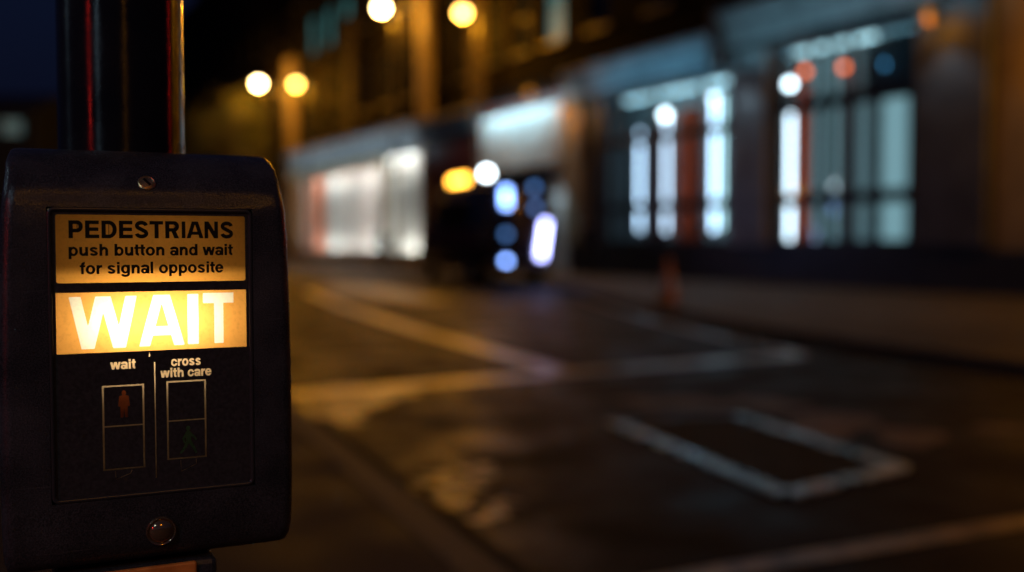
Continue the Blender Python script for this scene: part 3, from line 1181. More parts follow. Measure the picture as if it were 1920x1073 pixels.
def room(parent, x0, x1, z0, z1, y0, y1, material, name='shop_interior'):
    mb = MB()
    mb.add([(x0, y0, z0), (x1, y0, z0), (x1, y1, z0), (x0, y1, z0), (x0, y0, z1), (x1, y0, z1), (x1, y1, z1), (x0, y1, z1)],
           [(0, 1, 2, 3), (4, 5, 6, 7), (1, 2, 6, 5), (2, 3, 7, 6), (3, 0, 4, 7)])
    return mb.build(name, material, parent)


def cornice(parent, x0, x1, z0, z1, material, out=0.45, name='cornice'):
    h = z1 - z0
    prof = [(-.004, z0), (-out * .35, z0), (-out * .35, z0 + h * .55), (-out * .55, z0 + h * .62), (-out * .8, z0 + h * .78), (-out, z0 + h * .84), (-out, z1), (-.004, z1)]
    return MB().extrude_x(prof, x0, x1).build(name, material, parent)


def trough_light(s0, s1, z, d, energy, color, label, aim=0.0):
    """made-up gooseneck trough lamp, added to wash a fascia with light"""
    t = thing('trough_light', label, 'facade light', fw((s0 + s1) / 2, 0, z), FA, 'added trough lights washing the shop fascias')
    L = s1 - s0
    MB().extrude_x([(-d - .06, -.05), (-d + .04, -.05), (-d + .04, .0), (-d - .06, .05)], -L / 2, L / 2).build('hood', M['dark_metal'], t)
    for k in (-.4, 0, .4):
        MB().tube([(k * L, -.01, -.25), (k * L, -d * .5, -.22), (k * L, -d + .01, -.05)], .015, 8).build('arm', M['dark_metal'], t)
    lamp('trough_fill', 'AREA', (0, -d + .045, .03), energy, color, t, size=(L, .06), rot=(R(90 + aim), 0, 0))  # made-up source casting cold light on cornices and fascias
    return t


# --- stone shop with the tall bright windows
SB0, SB1 = -13.0, 1.95
b2 = building('stone_shop', 'grey stone shop with tall cold lit display windows on the right', SB0, SB1, 14)
X = lambda s: s - SB0
W1 = (X(-11.2), X(-5.55), 1.06, 5.45)
W2 = (X(-3.95), X(0.12), 1.06, 5.75)
mb = MB()
wall_cells(mb, 0, X(SB1), 0, 6.1, 0.0, 0.22, [W1, W2])
mb.build('wall', M['grey_paint'], b2)
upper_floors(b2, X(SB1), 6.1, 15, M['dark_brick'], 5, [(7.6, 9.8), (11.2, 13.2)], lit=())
MB().box(-.06, X(-11.35), -.10, -.004, 0, 1.05).box(X(-5.5), X(-4.0), -.10, -.004, 0, 1.05).box(X(.2), X(SB1) + .02, -.10, -.004, 0, 1.05).box(X(-11.35), X(-5.5), -.08, -.004, 0, 1.04).box(X(-4.0), X(.2), -.08, -.004, 0, 1.04).build('plinth', M['dark_paint'], b2)
MB().box(-.05, .85, -.28, -.004, 1.051, 5.6).build('pilaster', M['buff_stone'], b2, bevel=.02)
MB().box(X(-5.40), X(-4.08), -.16, -.004, 1.051, 5.75).build('pilaster', M['stone'], b2, bevel=.02)
MB().box(X(.25), X(1.9), -.16, -.004, 1.051, 5.85).build('pilaster', M['grey_paint'], b2, bevel=.02)
cornice(b2, -.1, X(-5.75), 5.62, 6.42, M['stone'])
cornice(b2, X(-5.60), X(SB1), 5.98, 6.85, M['stone'])
MB().box(X(-5.75), X(-5.60), -.5, -.004, 5.5, 7.0).build('downpipe', M['dark_metal'], b2)
frame_window(b2, *W1, [X(-10.6), X(-8.78), X(-6.75)], [2.10, 4.05], M['dark_paint'])
frame_window(b2, *W2, [X(-2.86), X(-2.32), X(-1.70), X(-.92)], [2.10, 4.28], M['dark_paint'], t=.10)
# darker blind box behind the upper right pane
room(b2, .05, W1[1] + .1, 0.5, 5.55, 0.222, 1.55, M['white_room'])
room(b2, W2[0] - 1.35, W2[1] + .3, 0.5, 5.85, 0.222, 1.35, M['white_room'])


def seen_through(s, d):
    """where a thing d behind the glass stands so that it shows at s on the shop front"""
    return s + d * (.844 - .0385 * s)


def tube_light(s, z0, z1, w, material, label, d=-.42):
    o = MB().lathe([(w * .6, z0), (w, z0 + .03), (w, z1 - .03), (w * .6, z1)], 12).build('light_tube', material, smooth=True)
    o.location = fw(seen_through(s, d), d, 0)
    return tag(o, label, 'tube light', 'upright tube lights in the stone shop windows')


tube_light(-9.42, 1.45, 4.35, .036, M['tube_cold'], 'upright cold white tube light leftmost in the stone shop window')
tube_light(-8.18, 1.40, 4.55, .036, M['tube_soft'], 'upright soft white tube light left of the wide rust red curtain')
tube_light(-6.16, 1.40, 4.95, .05, M['tube_cold'], 'upright white tube light right of the wide rust red curtain')
tube_light(-5.88, 1.45, 4.95, .04, M['tube_teal'], 'pale teal tube light at the right jamb of the left stone shop window')
tube_light(-3.42, 1.15, 4.35, .048, M['tube_hot'], 'brightest white tube light, beside the narrow red curtain in the right window')


def bulb(s, z, r, material, label, d=-.6):
    t = thing('pendant_lamp', label, 'pendant lamp', fw(seen_through(s, d), d, z), FA, 'pendant lamps in the stone shop windows')
    MB().ball((0, 0, 0), r, 16).build('bulb', material, t, smooth=True)
    MB().tube([(0, 0, r), (0, 0, r + .12)], [r * .5, r * .35], 10).tube([(0, 0, r + .12), (0, 0, 5.5 - z)], .008, 6).build('flex', M['dark_metal'], t)
    return t


bulb(-8.27, 4.72, .12, M['bulb_white'], 'white glowing pendant lamp above the soft white tube light')
bulb(-6.2, 4.93, .09, M['bulb_white'], 'white glowing pendant lamp above the tube right of the wide red curtain')
bulb(-3.47, 4.93, .10, M['bulb_white'], 'white glowing pendant lamp above the brightest tube light')
bulb(-2.98, 5.16, .085, M['bulb_red'], 'red orange pendant lamp nearer the brightest tube light')
bulb(-1.80, 5.08, .08, M['bulb_red'], 'red orange pendant lamp in the middle of the right window')
bulb(-0.72, 4.98, .07, M['bulb_blue'], 'dim blue pendant lamp at the dark right corner of the right window')


def curtain(s0, s1, z0, z1, material, label, d=-.85, name='curtain'):
    n = max(8, int((s1 - s0) / .05))
    f = MB()
    V, Fs = [], []
    for k in range(n + 1):
        x = (s1 - s0) * k / n - (s1 - s0) / 2
        y = .035 * math.sin(k * 1.7)
        V += [(x, y, z0), (x, y, z1), (x, y + .02, z1), (x, y + .02, z0)]
    for k in range(n):
        a_ = k * 4
        for j in range(4):
            Fs.append((a_ + j, a_ + (j + 1) % 4, a_ + 4 + (j + 1) % 4, a_ + 4 + j))
    o = f.add(V, Fs).build(name, material, smooth=True)
    o.location = fw(seen_through((s0 + s1) / 2, d), d, 0)
    o.rotation_euler = (0, 0, FA)
    return tag(o, label, 'curtain', 'curtains and blinds in the stone shop windows')


def glow_blind(s0, s1, z0, z1, level, label, d=-.55):  # glow put in as emission for pale blinds lit from behind
    t = thing('self_lit_blind', label, 'self-glowing blind', fw(seen_through((s0 + s1) / 2, d), d, 0), FA, 'self-glowing blinds in the right stone shop window')
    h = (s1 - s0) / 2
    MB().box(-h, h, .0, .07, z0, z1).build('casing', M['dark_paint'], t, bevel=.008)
    MB().box(-h + .025, h - .025, -.012, -.001, z0 + .04, z1 - .04).build('diffuser', emit('pale teal blind glow', (.50, .88, 1.0), level * 1.6), t)
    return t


curtain(-7.75, -6.75, .9, 4.85, M['red_cloth'], 'wide rust red curtain in the left stone shop window')
curtain(-9.15, -8.35, .9, 4.6, M['maroon'], 'thin red curtain between the two left tube lights')
curtain(-3.20, -2.86, .9, 4.9, M['red_cloth'], 'narrow red curtain right of the brightest tube light')
curtain(-1.75, -1.50, .9, 5.2, M['red_cloth'], 'thin dark red curtain in the middle of the right window')
glow_blind(-2.72, -2.42, .9, 5.5, .20, 'pale narrow self-glowing blind beside the narrow red curtain')
glow_blind(-2.22, -1.92, .9, 5.5, .24, 'pale self-glowing blind left of the thin dark red curtain')
glow_blind(-1.38, -1.02, 1.0, 4.3, .12, 'dim narrow self-glowing blind left of the wide teal one')
glow_blind(-.80, .0, 1.0, 4.35, .27, 'wide pale teal self-glowing blind at the right end of the right window')
curtain(-1.25, .2, 4.42, 5.7, M['dark_paint'], 'dark roller blind above the wide pale blind')


def ceiling_panel(s0, s1, z, d, material, label, w=.25):
    o = MB().box(-(s1 - s0) / 2, (s1 - s0) / 2, -w / 2, w / 2, -.03, .03).build('ceiling_light', material)
    o.location = fw((s0 + s1) / 2, d, z)
    o.rotation_euler = (0, 0, FA)
    return tag(o, label, 'ceiling light', 'ceiling lights inside the shops')


ceiling_panel(-11.0, -8.9, 5.36, -.7, M['lit_ceiling'], 'cold ceiling light over the left half of the left stone shop window')
ceiling_panel(-8.7, -5.7, 5.36, -.7, M['lit_ceiling'], 'cold ceiling light over the wide red curtain')
ceiling_panel(-3.9, -1.4, 5.66, -.7, M['lit_ceiling'], 'cold ceiling light over the right stone shop window')

# amber wall lantern on the right pier
wlamp = thing('wall_lantern', 'small amber wall lantern high on the grey pier at upper right', 'wall lamp', fw(.86, .17, 5.25), FA, 'amber wall lanterns')
MB().tube([(0, .0, 0), (0, -.12, .02), (0, -.28, .10)], .02, 8).build('bracket', M['dark_metal'], wlamp)
MB().ball((0, -.30, .25), .13, 16).build('globe', M['sconce'], wlamp, smooth=True)
MB().lathe([(.14, 0), (.09, .07), (.02, .1)], 16, (0, -.30, .36)).build('cap', M['dark_metal'], wlamp, smooth=True)
lamp('lantern_lamp', 'POINT', (0, -.44, .06), 7, SODIUM, wlamp, radius=.04)

# --- brown building at the right edge
b1 = building('brown_house', 'brown rendered house front at the far right edge', 1.98, 11, 14)
mb = MB()
wall_cells(mb, 0, 9, 0, 13, 0, .4, [(3.2, 4.6, 1.2, 3.4), (6.0, 7.4, 1.2, 3.4), (3.2, 4.6, 5.2, 7.4), (6.0, 7.4, 5.2, 7.4)])
mb.box(0, 9, .401, 8, 0, 13)
mb.build('wall', M['brown_render'], b1)
for x0, z0 in ((3.2, 1.2), (6.0, 1.2), (3.2, 5.2), (6.0, 5.2)):
    dark_window(b1, x0, x0 + 1.4, z0, z0 + 2.2)
MB().box(-.01, 9, -.10, -.004, 0, .95).build('plinth', M['dark_paint'], b1)
w2 = copy_tree(wlamp)  # unseen lantern added to light the brown wall
w2.location = fw(4.3, .05, 4.4)
w2['label'] = 'added amber wall lantern out of view, lighting the brown house front'
for ch in w2.children:
    if ch.type == 'LIGHT':
        ch.data = ch.data.copy()
        ch.data.energy = 75

w3 = copy_tree(wlamp)
w3.location = fw(-14.1, .60, 5.62)
w3['label'] = 'dim amber wall lantern above the right end of the floodlit fascia'
for ch in w3.children:
    if ch.type == 'LIGHT':
        ch.data = ch.data.copy()
        ch.data.energy = 10
w4 = copy_tree(w3)
w4.location = fw(-12.45, .34, 4.95)
w4['label'] = 'amber wall lantern at the head of the buff pilaster beside the left stone shop window'
for ch in w4.children:
    if ch.type == 'LIGHT':
        ch.data = ch.data.copy()
        ch.data.energy = 16
# --- pale lit entrance front
EB0, EB1 = -19.4, -13.05
b3 = building('pale_entrance', 'narrow shop with a floodlit pale teal fascia behind the dark van', EB0, EB1, 14)
X = lambda s: s - EB0
mb = MB()
wall_cells(mb, 0, X(EB1), 0, 6.0, 0, .4, [(X(-18.4), X(-14.1), .35, 3.3)])
mb.build('wall', M['maroon'], b3)
upper_floors(b3, X(EB1), 6.0, 15, M['dark_brick'], 3, [(7.6, 9.9), (11.3, 13.3)], lit=(2,))
MB().box(X(-18.7), X(-13.3), -.30, -.004, 3.62, 5.55).build('fascia', M['pale_stone'], b3, bevel=.03)
MB().box(X(-13.95), X(-13.05), -.14, -.004, .0, 3.61).build('pilaster', M['pale_stone'], b3, bevel=.02)
frame_window(b3, X(-18.4), X(-14.1), .35, 3.3, [X(-16.8), X(-15.4)], [2.4], M['dark_paint'])
room(b3, X(-18.8), X(-13.8), .2, 3.4, .401, 3, M['dark_paint'])
MB().box(-.05, .55, -.20, -.004, 0, 11.5).build('pilaster', M['brown_dark'], b3, bevel=.02)
trough_light(-18.6, -13.4, 5.75, .95, 115, (.38, .78, .98), 'added trough light on arms over the floodlit pale teal fascia', -48)

dl = thing('downlight', 'small cold downlight added under the fascia end to brighten the pale pilaster', 'wall lamp', fw(-13.5, .55, 3.30), FA)
MB().lathe([(.07, .0), (.09, .12), (.05, .2)], 16).build('shade', M['dark_metal'], dl, smooth=True)
MB().tube([(0, 0, .2), (0, .2, .26), (0, .40, .26)], .015, 8).build('arm', M['dark_metal'], dl)
lamp('downlight_fill', 'SPOT', (0, 0, -.02), 60, COLD, dl, radius=.05, rot=(R(-14), 0, 0), spot=R(120))  # lamp added only to brighten the pilaster
for s_, lab in ((-4.75, 'added cold downlight high on the stone pier between the two tall windows'), (1.05, 'added cold downlight high on the grey pier under the amber lantern')):  # copies added to brighten the two piers
    d2 = copy_tree(dl)
    d2.location = fw(s_, .55, 5.35)
    d2['label'] = lab
    for ch in d2.children:
        if ch.type == 'LIGHT':
            ch.data = ch.data.copy()
            ch.data.energy = 26
# --- maroon pub
PB0, PB1 = -24.55, -19.43
b4 = building('maroon_pub', 'dark maroon public house front between the two lit shops', PB0, PB1, 14)
X = lambda s: s - PB0
mb = MB()
wall_cells(mb, 0, X(PB1), 0, 5.4, 0, .4, [(.9, 2.3, 1.0, 3.6), (2.9, 4.3, 1.0, 3.6)])
mb.build('wall', M['maroon'], b4)
upper_floors(b4, X(PB1), 5.4, 15, M['dark_brick'], 2, [(7.4, 9.7), (11.2, 13.2)])
for x0 in (.9, 2.9):
    dark_window(b4, x0, x0 + 1.4, 1.0, 3.6)
cornice(b4, .1, X(PB1), 5.35, 6.1, M['stone'], .4)
MB().box(.02, 1.0, -.30, -.004, 6.15, 11.4).build('pilaster', M['buff_stone'], b4, bevel=.02)
MB().box(X(PB1) - .6, X(PB1) - .06, -.2, -.004, 6.15, 12).build('pilaster', M['brown_dark'], b4, bevel=.02)

# --- left shop with wide white windows
LB0, LB1 = -43.2, -24.6
b5 = building('white_lit_shop', 'long shop with wide whitish lit windows under a grey cornice, far left of the row', LB0, LB1, 14)
X = lambda s: s - LB0
L1 = (X(-41.6), X(-29.6), .62, 4.75)
L2 = (X(-29.1), X(-24.95), .62, 5.0)
mb = MB()
wall_cells(mb, 0, X(LB1), 0, 5.3, 0, .22, [L1, L2])
mb.build('wall', M['brown_render'], b5)
upper_floors(b5, X(LB1), 5.3, 17, M['dark_brick'], 7, [(7.3, 9.6), (11.2, 13.2), (14.2, 15.8)], lit=(8, 9, 10))
cornice(b5, .0, X(LB1), 5.05, 6.2, M['stone'], .5)
frame_window(b5, *L1, [X(-39.4), X(-37.0), X(-34.6), X(-32.2)], [], M['grey_paint'], t=.12)
frame_window(b5, *L2, [X(-27.0)], [], M['grey_paint'], t=.10)
room(b5, .3, L1[1] + .1, .3, 5.0, .222, 1.5, M['pink_room'])
room(b5, L2[0] - .3, L2[1] + .2, .3, 5.2, .222, .9, M['pale_stone'])
MB().box(-.1, 1.1, -.3, -.004, 0, 11.5).build('pilaster', M['buff_stone'], b5, bevel=.02)
MB().box(X(-33.6), X(-32.6), -.18, -.004, 6.25, 12).build('pilaster', M['brown_dark'], b5, bevel=.02)
MB().box(X(-42.0), X(-24.7), -.10, -.004, 0, .60).build('stall_riser', M['brown_render'], b5)
ceiling_panel(-41.0, -36.0, 4.86, -.45, M['shop_white'], 'warm white ceiling light at the far end of the white lit shop', .3)
ceiling_panel(-35.0, -30.0, 4.86, -.45, M['shop_white'], 'warm white ceiling light in the middle of the white lit shop', .3)
ceiling_panel(-29.6, -27.4, 5.15, -.45, M['shop_white'], 'warm white ceiling light over the brightest end window of the white lit shop', .22)
trough_light(-42.5, -25.0, 5.0, .8, 60, (0.62, 0.84, 1.0), 'long added trough light under the grey cornice of the white lit shop', 25)
trough_light(-11.5, -6.0, 5.35, .8, 19, (0.20, 0.64, 1.0), 'added trough light under the left stone shop cornice', 30)
trough_light(-5.3, 1.7, 5.70, .8, 16, (0.30, 0.72, 0.95), 'added trough light under the right stone shop cornice', 30)

for s0_, s1_, lab in ((-41.0, -36.0, 'far end'), (-35.0, -30.0, 'middle'), (-28.8, -25.2, 'bright near end')):
    o = MB().box(-(s1_ - s0_) / 2, (s1_ - s0_) / 2, -.12, .12, -.03, .03).build('fill_strip', M['shop_white'])  # hidden glowing strip added to brighten the low part of the windows
    o.location = fw((s0_ + s1_) / 2, -.5, .42)
    o.rotation_euler = (0, 0, FA)
    tag(o, 'hidden strip added behind the stall riser to brighten the windows, ' + lab + ' of the white lit shop', 'strip light', 'hidden strips added to brighten the white lit shop')
for s0_, s1_, mt, lab in ((-41.0, -38.2, 'salmon', 'salmon pink drape at the far left of the white lit shop'), (-37.2, -35.6, 'sheer', 'pale drape left of centre in the white lit shop'), (-34.2, -33.0, 'sheer', 'pale grey drape near the middle of the white lit shop'), (-31.3, -30.7, 'sheer', 'narrow pale drape beside the brightest end window')):
    o = curtain(s0_, s1_, .7, 4.6, M[mt], lab, d=-.9)
    o['group'] = 'drapes in the white lit shop'
# --- dark terrace further off
for k, (s0, s1, h) in enumerate(((-55.0, -43.25, 19.0), (-68.0, -55.05, 22.0), (-84.0, -68.05, 20.0))):
    lab = ['dark brick terrace house next beyond the white lit shop', 'tall dark brick terrace house behind the lit tree', 'furthest dark brick terrace house beside the pole'][k]
    b = building('terrace_house', lab, s0, s1, h)
    b['group'] = 'dark terrace houses'
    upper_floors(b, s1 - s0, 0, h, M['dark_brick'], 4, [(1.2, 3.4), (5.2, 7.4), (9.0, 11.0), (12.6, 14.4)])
    MB().extrude_x([(-.2, h), (4.5, h + 2.2), (9, h)], 0, s1 - s0).build('roof', M['slate'], b)
    MB().box(1, 2.2, 4, 5, h + 1, h + 3.2).build('chimney', M['dark_brick'], b)
# --- low house across the street behind the pole
b8 = thing('low_house', 'low dark house with one teal lit window left of the pole', 'building', (-34, 66, 0), 0)
mb = MB()
wall_cells(mb, -6, 3.3, 0, 9.6, 0, .4, [(1.2, 2.6, 8.0, 9.0), (-3, -1.6, 8.0, 9.0), (1.2, 2.6, 2.0, 4.0)])
mb.box(-6, 3.3, .401, 9, 0, 9.6)
mb.build('wall', M['slate'], b8)
MB().extrude_x([(-.3, 9.6), (4.5, 11.2), (9.3, 9.6)], -6.2, 3.5).build('roof', M['slate'], b8)
dark_window(b8, 1.2, 2.6, 8.0, 9.0, lit=emit('teal lit window', (.25, .6, .6), .14))
dark_window(b8, -3, -1.6, 8.0, 9.0)
dark_window(b8, 1.2, 2.6, 2.0, 4.0)


# ------------------------------------------------------------------ street lamps
def street_lamp(x, y, h, material, label, watts, armdir, colour=SODIUM):
    t = thing('street_lamp', label, 'street lamp', (x, y, 0), 0, 'sodium street lamps along the far pavement')
    ax, ay = armdir
    px, py = -ax, -ay
    MB().lathe([(.11, .11), (.11, 1.4), (.075, 1.5), (.055, h - .3), (.04, h + .02)], 16, (px, py, 0)).build('post', M['dark_metal'], t, smooth=True)
    MB().tube([(px, py, h), (px * .5, py * .5, h + .22), (0, 0, h + .2)], .035, 10).build('arm', M['dark_metal'], t, smooth=True)
    MB().ball((0, 0, h + .16), .34, 16, (1.0, .6, .28)).build('head', M['dark_metal'], t, smooth=True)
    MB().ball((0, 0, h), .20, 16, (1, 1, .85)).build('lens', material, t, smooth=True)
    lamp('sodium_lamp', 'POINT', (0, 0, h - .32), watts, colour, t, radius=.15)
    return t


street_lamp(-5.55, 44.0, 11.05, M['sodium_bright'], 'street lamp with a white hot lens above the white lit shop', LAMP_W * 1.6, (-.5, -.3))
street_lamp(-1.72, 36.0, 9.1, M['sodium_dim'], 'amber street lamp higher up right of the white hot one', LAMP_W, (-.5, -.3))
street_lamp(-14.75, 60.0, 10.35, M['sodium_bright'], 'street lamp with a white hot lens in front of the lit tree', LAMP_W * 1.3, (-.5, -.3))
street_lamp(-11.3, 54.0, 9.4, M['sodium_dim'], 'amber street lamp just right of the lamp by the tree', LAMP_W, (-.5, -.3))
street_lamp(4.7, -8.6, 8.0, M['sodium_dim'], 'amber street lamp behind the viewer mirrored in the pole', LAMP_W * .35, (.8, .3))
street_lamp(10.6, 13.6, 7.6, M['sodium_dim'], 'amber street lamp by the brown house, out to the right', LAMP_W * 0.55, (.6, .3))
street_lamp(-2.6, -4.2, 4.6, M['tube_hot'], 'cold white fill lamp added on a post behind the viewer', 100, (-.8, -.2), COLD)  # fill lamp added for bluish light on the housing


street_lamp(-9.0, 2.0, 6.0, M['tube_hot'], 'cold white street lamp on the near pavement out to the left', 70, (-.8, -.2), COLD)


# traffic signals showing red, seen as streaks in the pole
def traffic_signal(x, y, z, face, label, watts, lens='signal_red'):
    t = thing('traffic_signal', label, 'traffic light', (x, y, 0), face, 'red traffic signals around the junction')
    MB().lathe([(.057, .1), (.057, z + .6)], 24).build('post', M['dark_metal'], t, smooth=True)
    MB().box(-.16, .16, -.30, -.06, z - .75, z + .22).build('signal_head', M['housing'], t, bevel=.03)
    for k in range(3):
        c = z + .02 - .3 * k
        V = [(.10 * math.cos(2 * math.pi * i / 24), -.305, c + .10 * math.sin(2 * math.pi * i / 24)) for i in range(24)]
        V += [(p[0], -.32, p[2]) for p in V]
        F_ = [tuple(range(24)), tuple(range(24, 48))[::-1]] + [(i, (i + 1) % 24, 24 + (i + 1) % 24, 24 + i) for i in range(24)]
        MB().add(V, F_).build('lens', M[lens] if k == 0 else M['dark_glass'], t)
    lamp('signal_lamp', 'SPOT', (0, -.36, z + .02), watts, (1, .03, .02), t, radius=.09, rot=(R(-79), 0, 0), spot=R(50))
    return t


traffic_signal(-4.9, -5.2, 2.6, math.atan2(4.6, -5.9), 'red traffic signal on the near pavement behind the viewer', 75)
traffic_signal(6.6, 4.9, 2.9, math.atan2(-4.0, -6.9) + math.pi / 2, 'red traffic signal on the far pavement out to the right', 4)

# ------------------------------------------------------------------ tree lit by the lamp
tr = thing('street_tree', 'small leafy tree glowing olive under the far street lamp', 'tree', (-16.6, 61.5, 0))
tk = MB().tube([(0, 0, .1), (.05, 0, 2.5), (-.05, .1, 5.2), (.1, 0, 8.0)], [.20, .16, .12, .05], 10)
rnd = random.Random(3)
ends = []
for k in range(14):
    z = 3.6 + k * .33
    a_ = rnd.uniform(0, 6.28)
    L = rnd.uniform(1.3, 2.6)
    e = (L * math.cos(a_), L * math.sin(a_), z + rnd.uniform(.6, 1.8))
    tk.tube([(0, 0, z), (e[0] * .5, e[1] * .5, (z + e[2]) / 2 + .2), e], [.07, .045, .015], 6)
    ends.append(e)
tk.build('trunk', M['bark'], tr, smooth=True)
cr = MB()
for k in range(4200):
    e = ends[rnd.randrange(len(ends))]
    p = Vector((rnd.gauss(e[0] * .85, .62), rnd.gauss(e[1] * .85, .62), rnd.gauss(e[2], .55)))
    n_ = Vector((rnd.gauss(0, 1), rnd.gauss(0, 1), rnd.gauss(0, 1))).normalized()
    a1 = n_.orthogonal().normalized() * rnd.uniform(.06, .12)
    b1_ = n_.cross(a1).normalized() * rnd.uniform(.04, .07)
    cr.add([p - a1, p - b1_, p + a1, p + b1_], [(0, 1, 2, 3)])
cr.build('crown', M['leaf'], tr)

# ------------------------------------------------------------------ van
VA = math.atan2(.36, .933)
vn = thing('parked_van', 'black van parked at the far kerb with blue lamps on its rear', 'van', (.14, 25.2, 0), VA)
# local: x across the rear (-.95 .. .95), y forward along the van (0 .. 5.2)
side = [(0.0, .38), (0.0, 1.25), (.10, 2.35), (.28, 2.52), (3.7, 2.54), (4.15, 2.42), (4.75, 1.50), (5.45, 1.22), (5.60, .95), (5.60, .38)]
prof_n = len(side)
V, Fs = [], []
for sx, ins in ((-.95, 0), (.95, 0)):
    for y, z in side:
        tuck = .10 * max(0, (z - 1.2) / 1.3)
        V.append((sx * (1 - tuck), y, z))
Fs = [tuple(range(prof_n)), tuple(range(prof_n, 2 * prof_n))[::-1]] + [(i, (i + 1) % prof_n, prof_n + (i + 1) % prof_n, prof_n + i) for i in range(prof_n)]
MB().add(V, Fs).build('body', M['van_paint'], vn, bevel=.05, smooth=True)
MB().box(-.962, -.945, .15, 5.0, 1.05, 1.42).build('stripe', M['van_red_sheen'], vn)  # strip painting the reddish sheen of the van side
MB().box(.945, .962, .15, 5.0, 1.05, 1.42).build('stripe', M['van_red_sheen'], vn)
for sx in (-1, 1):
    x = sx * .925
    MB().add([(x - .012, 1.0, 1.5), (x + .012, 1.0, 1.5), (x + .012, 3.9, 1.5), (x - .012, 3.9, 1.5), (x - .035 * sx - .012, 1.0, 2.2), (x - .035 * sx + .012, 1.0, 2.2), (x - .035 * sx + .012, 3.8, 2.2), (x - .035 * sx - .012, 3.8, 2.2)],
             [(0, 3, 2, 1), (4, 5, 6, 7), (0, 1, 5, 4), (1, 2, 6, 5), (2, 3, 7, 6), (3, 0, 4, 7)]).build('side_window', M['dark_glass'], vn)
    for y in (1.0, 4.55):
        wh = thing('wheel', None, None, (0, 0, 0))
        bpy.data.objects.remove(wh)
        tyre = MB()
        n = 28
        V, Fs = [], []
        pr = [(.20, -.11), (.31, -.11), (.35, -.07), (.35, .07), (.31, .11), (.20, .11)]
        for rr, xx in pr:
            for k in range(n):
                t_ = 2 * math.pi * k / n
                V.append((sx * .86 + xx, y + rr * math.cos(t_), .36 + rr * math.sin(t_)))
        for i in range(len(pr)):
            i2 = (i + 1) % len(pr)
            for k in range(n):
                k2 = (k + 1) % n
                Fs.append((i * n + k, i * n + k2, i2 * n + k2, i2 * n + k))
        w_ = tyre.add(V, Fs).build('wheel', M['rubber'], vn, smooth=True)
        hub = MB()
        V = [(sx * .96, y + .20 * math.cos(2 * math.pi * k / n), .36 + .20 * math.sin(2 * math.pi * k / n)) for k in range(n)]
        V += [(sx * .94, y + .19 * math.cos(2 * math.pi * k / n), .36 + .19 * math.sin(2 * math.pi * k / n)) for k in range(n)]
        V.append((sx * .985, y, .36))
        Fs = [(k, (k + 1) % n, n + (k + 1) % n, n + k) for k in range(n)] + [(2 * n, (k + 1) % n, k) for k in range(n)]
        hub.add(V, Fs).build('rim', M['alloy'], w_)
MB().box(-.90, .90, -.10, .02, .36, .60).build('bumper', M['dark_metal'], vn, bevel=.03)
MB().box(-.012, .012, -.012, .03, .62, 2.3).build('door_seam', M['rubber'], vn)
for x0, x1 in ((-.75, -.08), (.08, .75)):
    MB().add([(x0, -.008, 1.42), (x1, -.008, 1.42), (x1, .072, 2.2), (x0, .072, 2.2), (x0, .02, 1.42), (x1, .02, 1.42), (x1, .10, 2.2), (x0, .10, 2.2)],
             [(0, 1, 2, 3), (4, 7, 6, 5), (0, 4, 5, 1), (1, 5, 6, 2), (2, 6, 7, 3), (3, 7, 4, 0)]).build('rear_window', M['dark_glass'], vn)


def bar_lamp(x0, z0, x1, z1, r, material, y=-.06):
    MB().tube([(x0, y + .08 * max(0, (z0 - 1.25)) / 1.1, z0), (x1, y + .08 * max(0, (z1 - 1.25)) / 1.1, z1)], r, 12).build('lamp_bar', material, vn, smooth=True)


bar_lamp(-.30, 1.98, -.30, 2.42, .085, M['led_blue'])
bar_lamp(.60, .72, .74, 1.62, .085, M['led_violet'])
for x, z, mm in ((-.32, 1.30, M['led_blue_dim']), (-.32, .64, M['led_blue']), (.46, 2.46, M['led_blue_dim']), (.48, 1.96, M['led_blue_dim'])):
    MB().ball((x, -.05 + .08 * max(0, (z - 1.25)) / 1.1, z), .09, 12, (1, .5, 1)).build('lamp_disc', mm, vn, smooth=True)
# roof beacons
for x, y, z, mm, nm, r in ((-.80, 2.30, 2.68, 'beacon_amber', 'beacon', .10), (-.80, 1.70, 2.68, 'beacon_amber', 'beacon', .09), (-.80, 2.75, 2.68, 'beacon_amber', 'beacon', .07), (-.70, .30, 2.75, 'beacon_white', 'work_lamp', .11)):
    bo = MB().lathe([(r * 1.1, 2.53), (r * 1.1, z - .05), (r * .9, z - .04)], 16, (x, y, 0)).build(nm, M['dark_metal'], vn)
    MB().lathe([(r * .9, z - .04), (r, z), (r * .85, z + .10), (r * .4, z + .15)], 16, (x, y, 0)).build('beacon_lens', M[mm], bo, smooth=True)

# ------------------------------------------------------------------ cone
cn = thing('traffic_cone', 'orange traffic cone standing by the far kerb', 'traffic cone', (2.50, 16.4, KZ - .004), R(20))
MB().box(-.20, .20, -.20, .20, 0, .04).build('base', M['rubber'], cn, bevel=.012)
MB().lathe([(.155, .04), (.145, .06), (.115, .25), (.085, .45), (.03, .74), (.02, .76)], 32).build('cone', M['cone_orange'], cn, smooth=True)
MB().lathe([(.121, .25), (.091, .45)], 32).build('sleeve', M['cone_white'], cn, smooth=True)

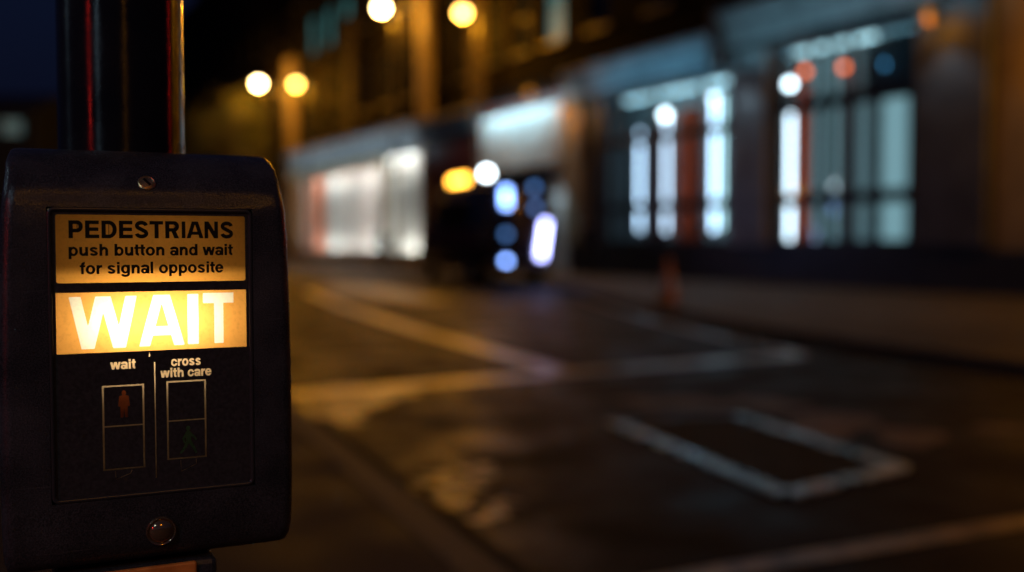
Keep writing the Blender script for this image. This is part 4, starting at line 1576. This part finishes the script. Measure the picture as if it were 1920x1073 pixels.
# ------------------------------------------------------------------ person in front of the white shop
ps = thing('person', 'person in a dark coat standing on the pavement before the white lit shop', 'person', (-5.75, 45.2, KZ), R(200))
me = bpy.data.meshes.new('body')
J = {'pel': (0, 0, .95), 'sp': (0, .01, 1.15), 'ch': (0, .0, 1.36), 'nk': (0, 0, 1.50), 'h1': (0, -.02, 1.60), 'h2': (0, -.02, 1.70),
     'sl': (.17, 0, 1.42), 'el': (.24, .03, 1.14), 'wl': (.23, -.04, .88), 'fl': (.22, -.06, .78), 'sr': (-.17, 0, 1.42), 'er': (-.24, .03, 1.14), 'wr': (-.23, -.04, .88), 'fr': (-.22, -.06, .78),
     'hl': (.09, 0, .90), 'kl': (.11, -.03, .50), 'al': (.11, .03, .09), 'tl': (.12, -.13, .03), 'hr': (-.09, 0, .90), 'kr': (-.10, .02, .50), 'ar': (-.10, .10, .09), 'tr': (-.11, -.06, .03)}
RD = {'pel': .15, 'sp': .135, 'ch': .15, 'nk': .055, 'h1': .085, 'h2': .085, 'sl': .07, 'el': .05, 'wl': .035, 'fl': .03, 'sr': .07, 'er': .05, 'wr': .035, 'fr': .03, 'hl': .10, 'kl': .07, 'al': .05, 'tl': .035, 'hr': .10, 'kr': .07, 'ar': .05, 'tr': .035}
keys = list(J)
E_ = [('pel', 'sp'), ('sp', 'ch'), ('ch', 'nk'), ('nk', 'h1'), ('h1', 'h2'), ('ch', 'sl'), ('sl', 'el'), ('el', 'wl'), ('wl', 'fl'), ('ch', 'sr'), ('sr', 'er'), ('er', 'wr'), ('wr', 'fr'), ('pel', 'hl'), ('hl', 'kl'), ('kl', 'al'), ('al', 'tl'), ('pel', 'hr'), ('hr', 'kr'), ('kr', 'ar'), ('ar', 'tr')]
me.from_pydata([J[k] for k in keys], [(keys.index(a_), keys.index(b_)) for a_, b_ in E_], [])
bo = bpy.data.objects.new('body', me)
COL.objects.link(bo)
bo.parent = ps
sk = bo.modifiers.new('skin', 'SKIN')
sv = me.skin_vertices[0].data
for i, k in enumerate(keys):
    sv[i].radius = (RD[k], RD[k])
    sv[i].use_root = (k == 'pel')
bo.modifiers.new('sub', 'SUBSURF').levels = 1
bo.modifiers['sub'].render_levels = 1
bm_dg = bpy.context.evaluated_depsgraph_get()
me2 = bpy.data.meshes.new_from_object(bo.evaluated_get(bm_dg))
bo.modifiers.clear()
bo.data = me2
me2.materials.clear()
me2.materials.append(M['skin'])
me2.materials.append(M['trousers'])
for p in me2.polygons:
    p.material_index = 1 if p.center.z < .92 and abs(p.center.x) < .19 else 0
    p.use_smooth = True
MB().lathe([(.24, .52), (.235, .8), (.20, 1.05), (.205, 1.25), (.19, 1.40), (.10, 1.50)], 20).tube([(.17, 0, 1.41), (.25, .03, 1.14), (.24, -.03, .90)], [.09, .07, .055], 10).tube([(-.17, 0, 1.41), (-.25, .03, 1.14), (-.24, -.03, .90)], [.09, .07, .055], 10).build('coat', M['coat'], ps, smooth=True)
MB().ball((0, .015, 1.68), .115, 14, (.92, 1.05, 1)).build('hair', M['hair'], ps, smooth=True)

p2 = copy_tree(ps)
p2.location = fw(-10.75, .9, KZ)
p2.rotation_euler = (0, 0, R(120))
p2['label'] = 'person in a dark coat standing by the left end of the stone shop'
ps['group'] = p2['group'] = 'people on the far pavement'
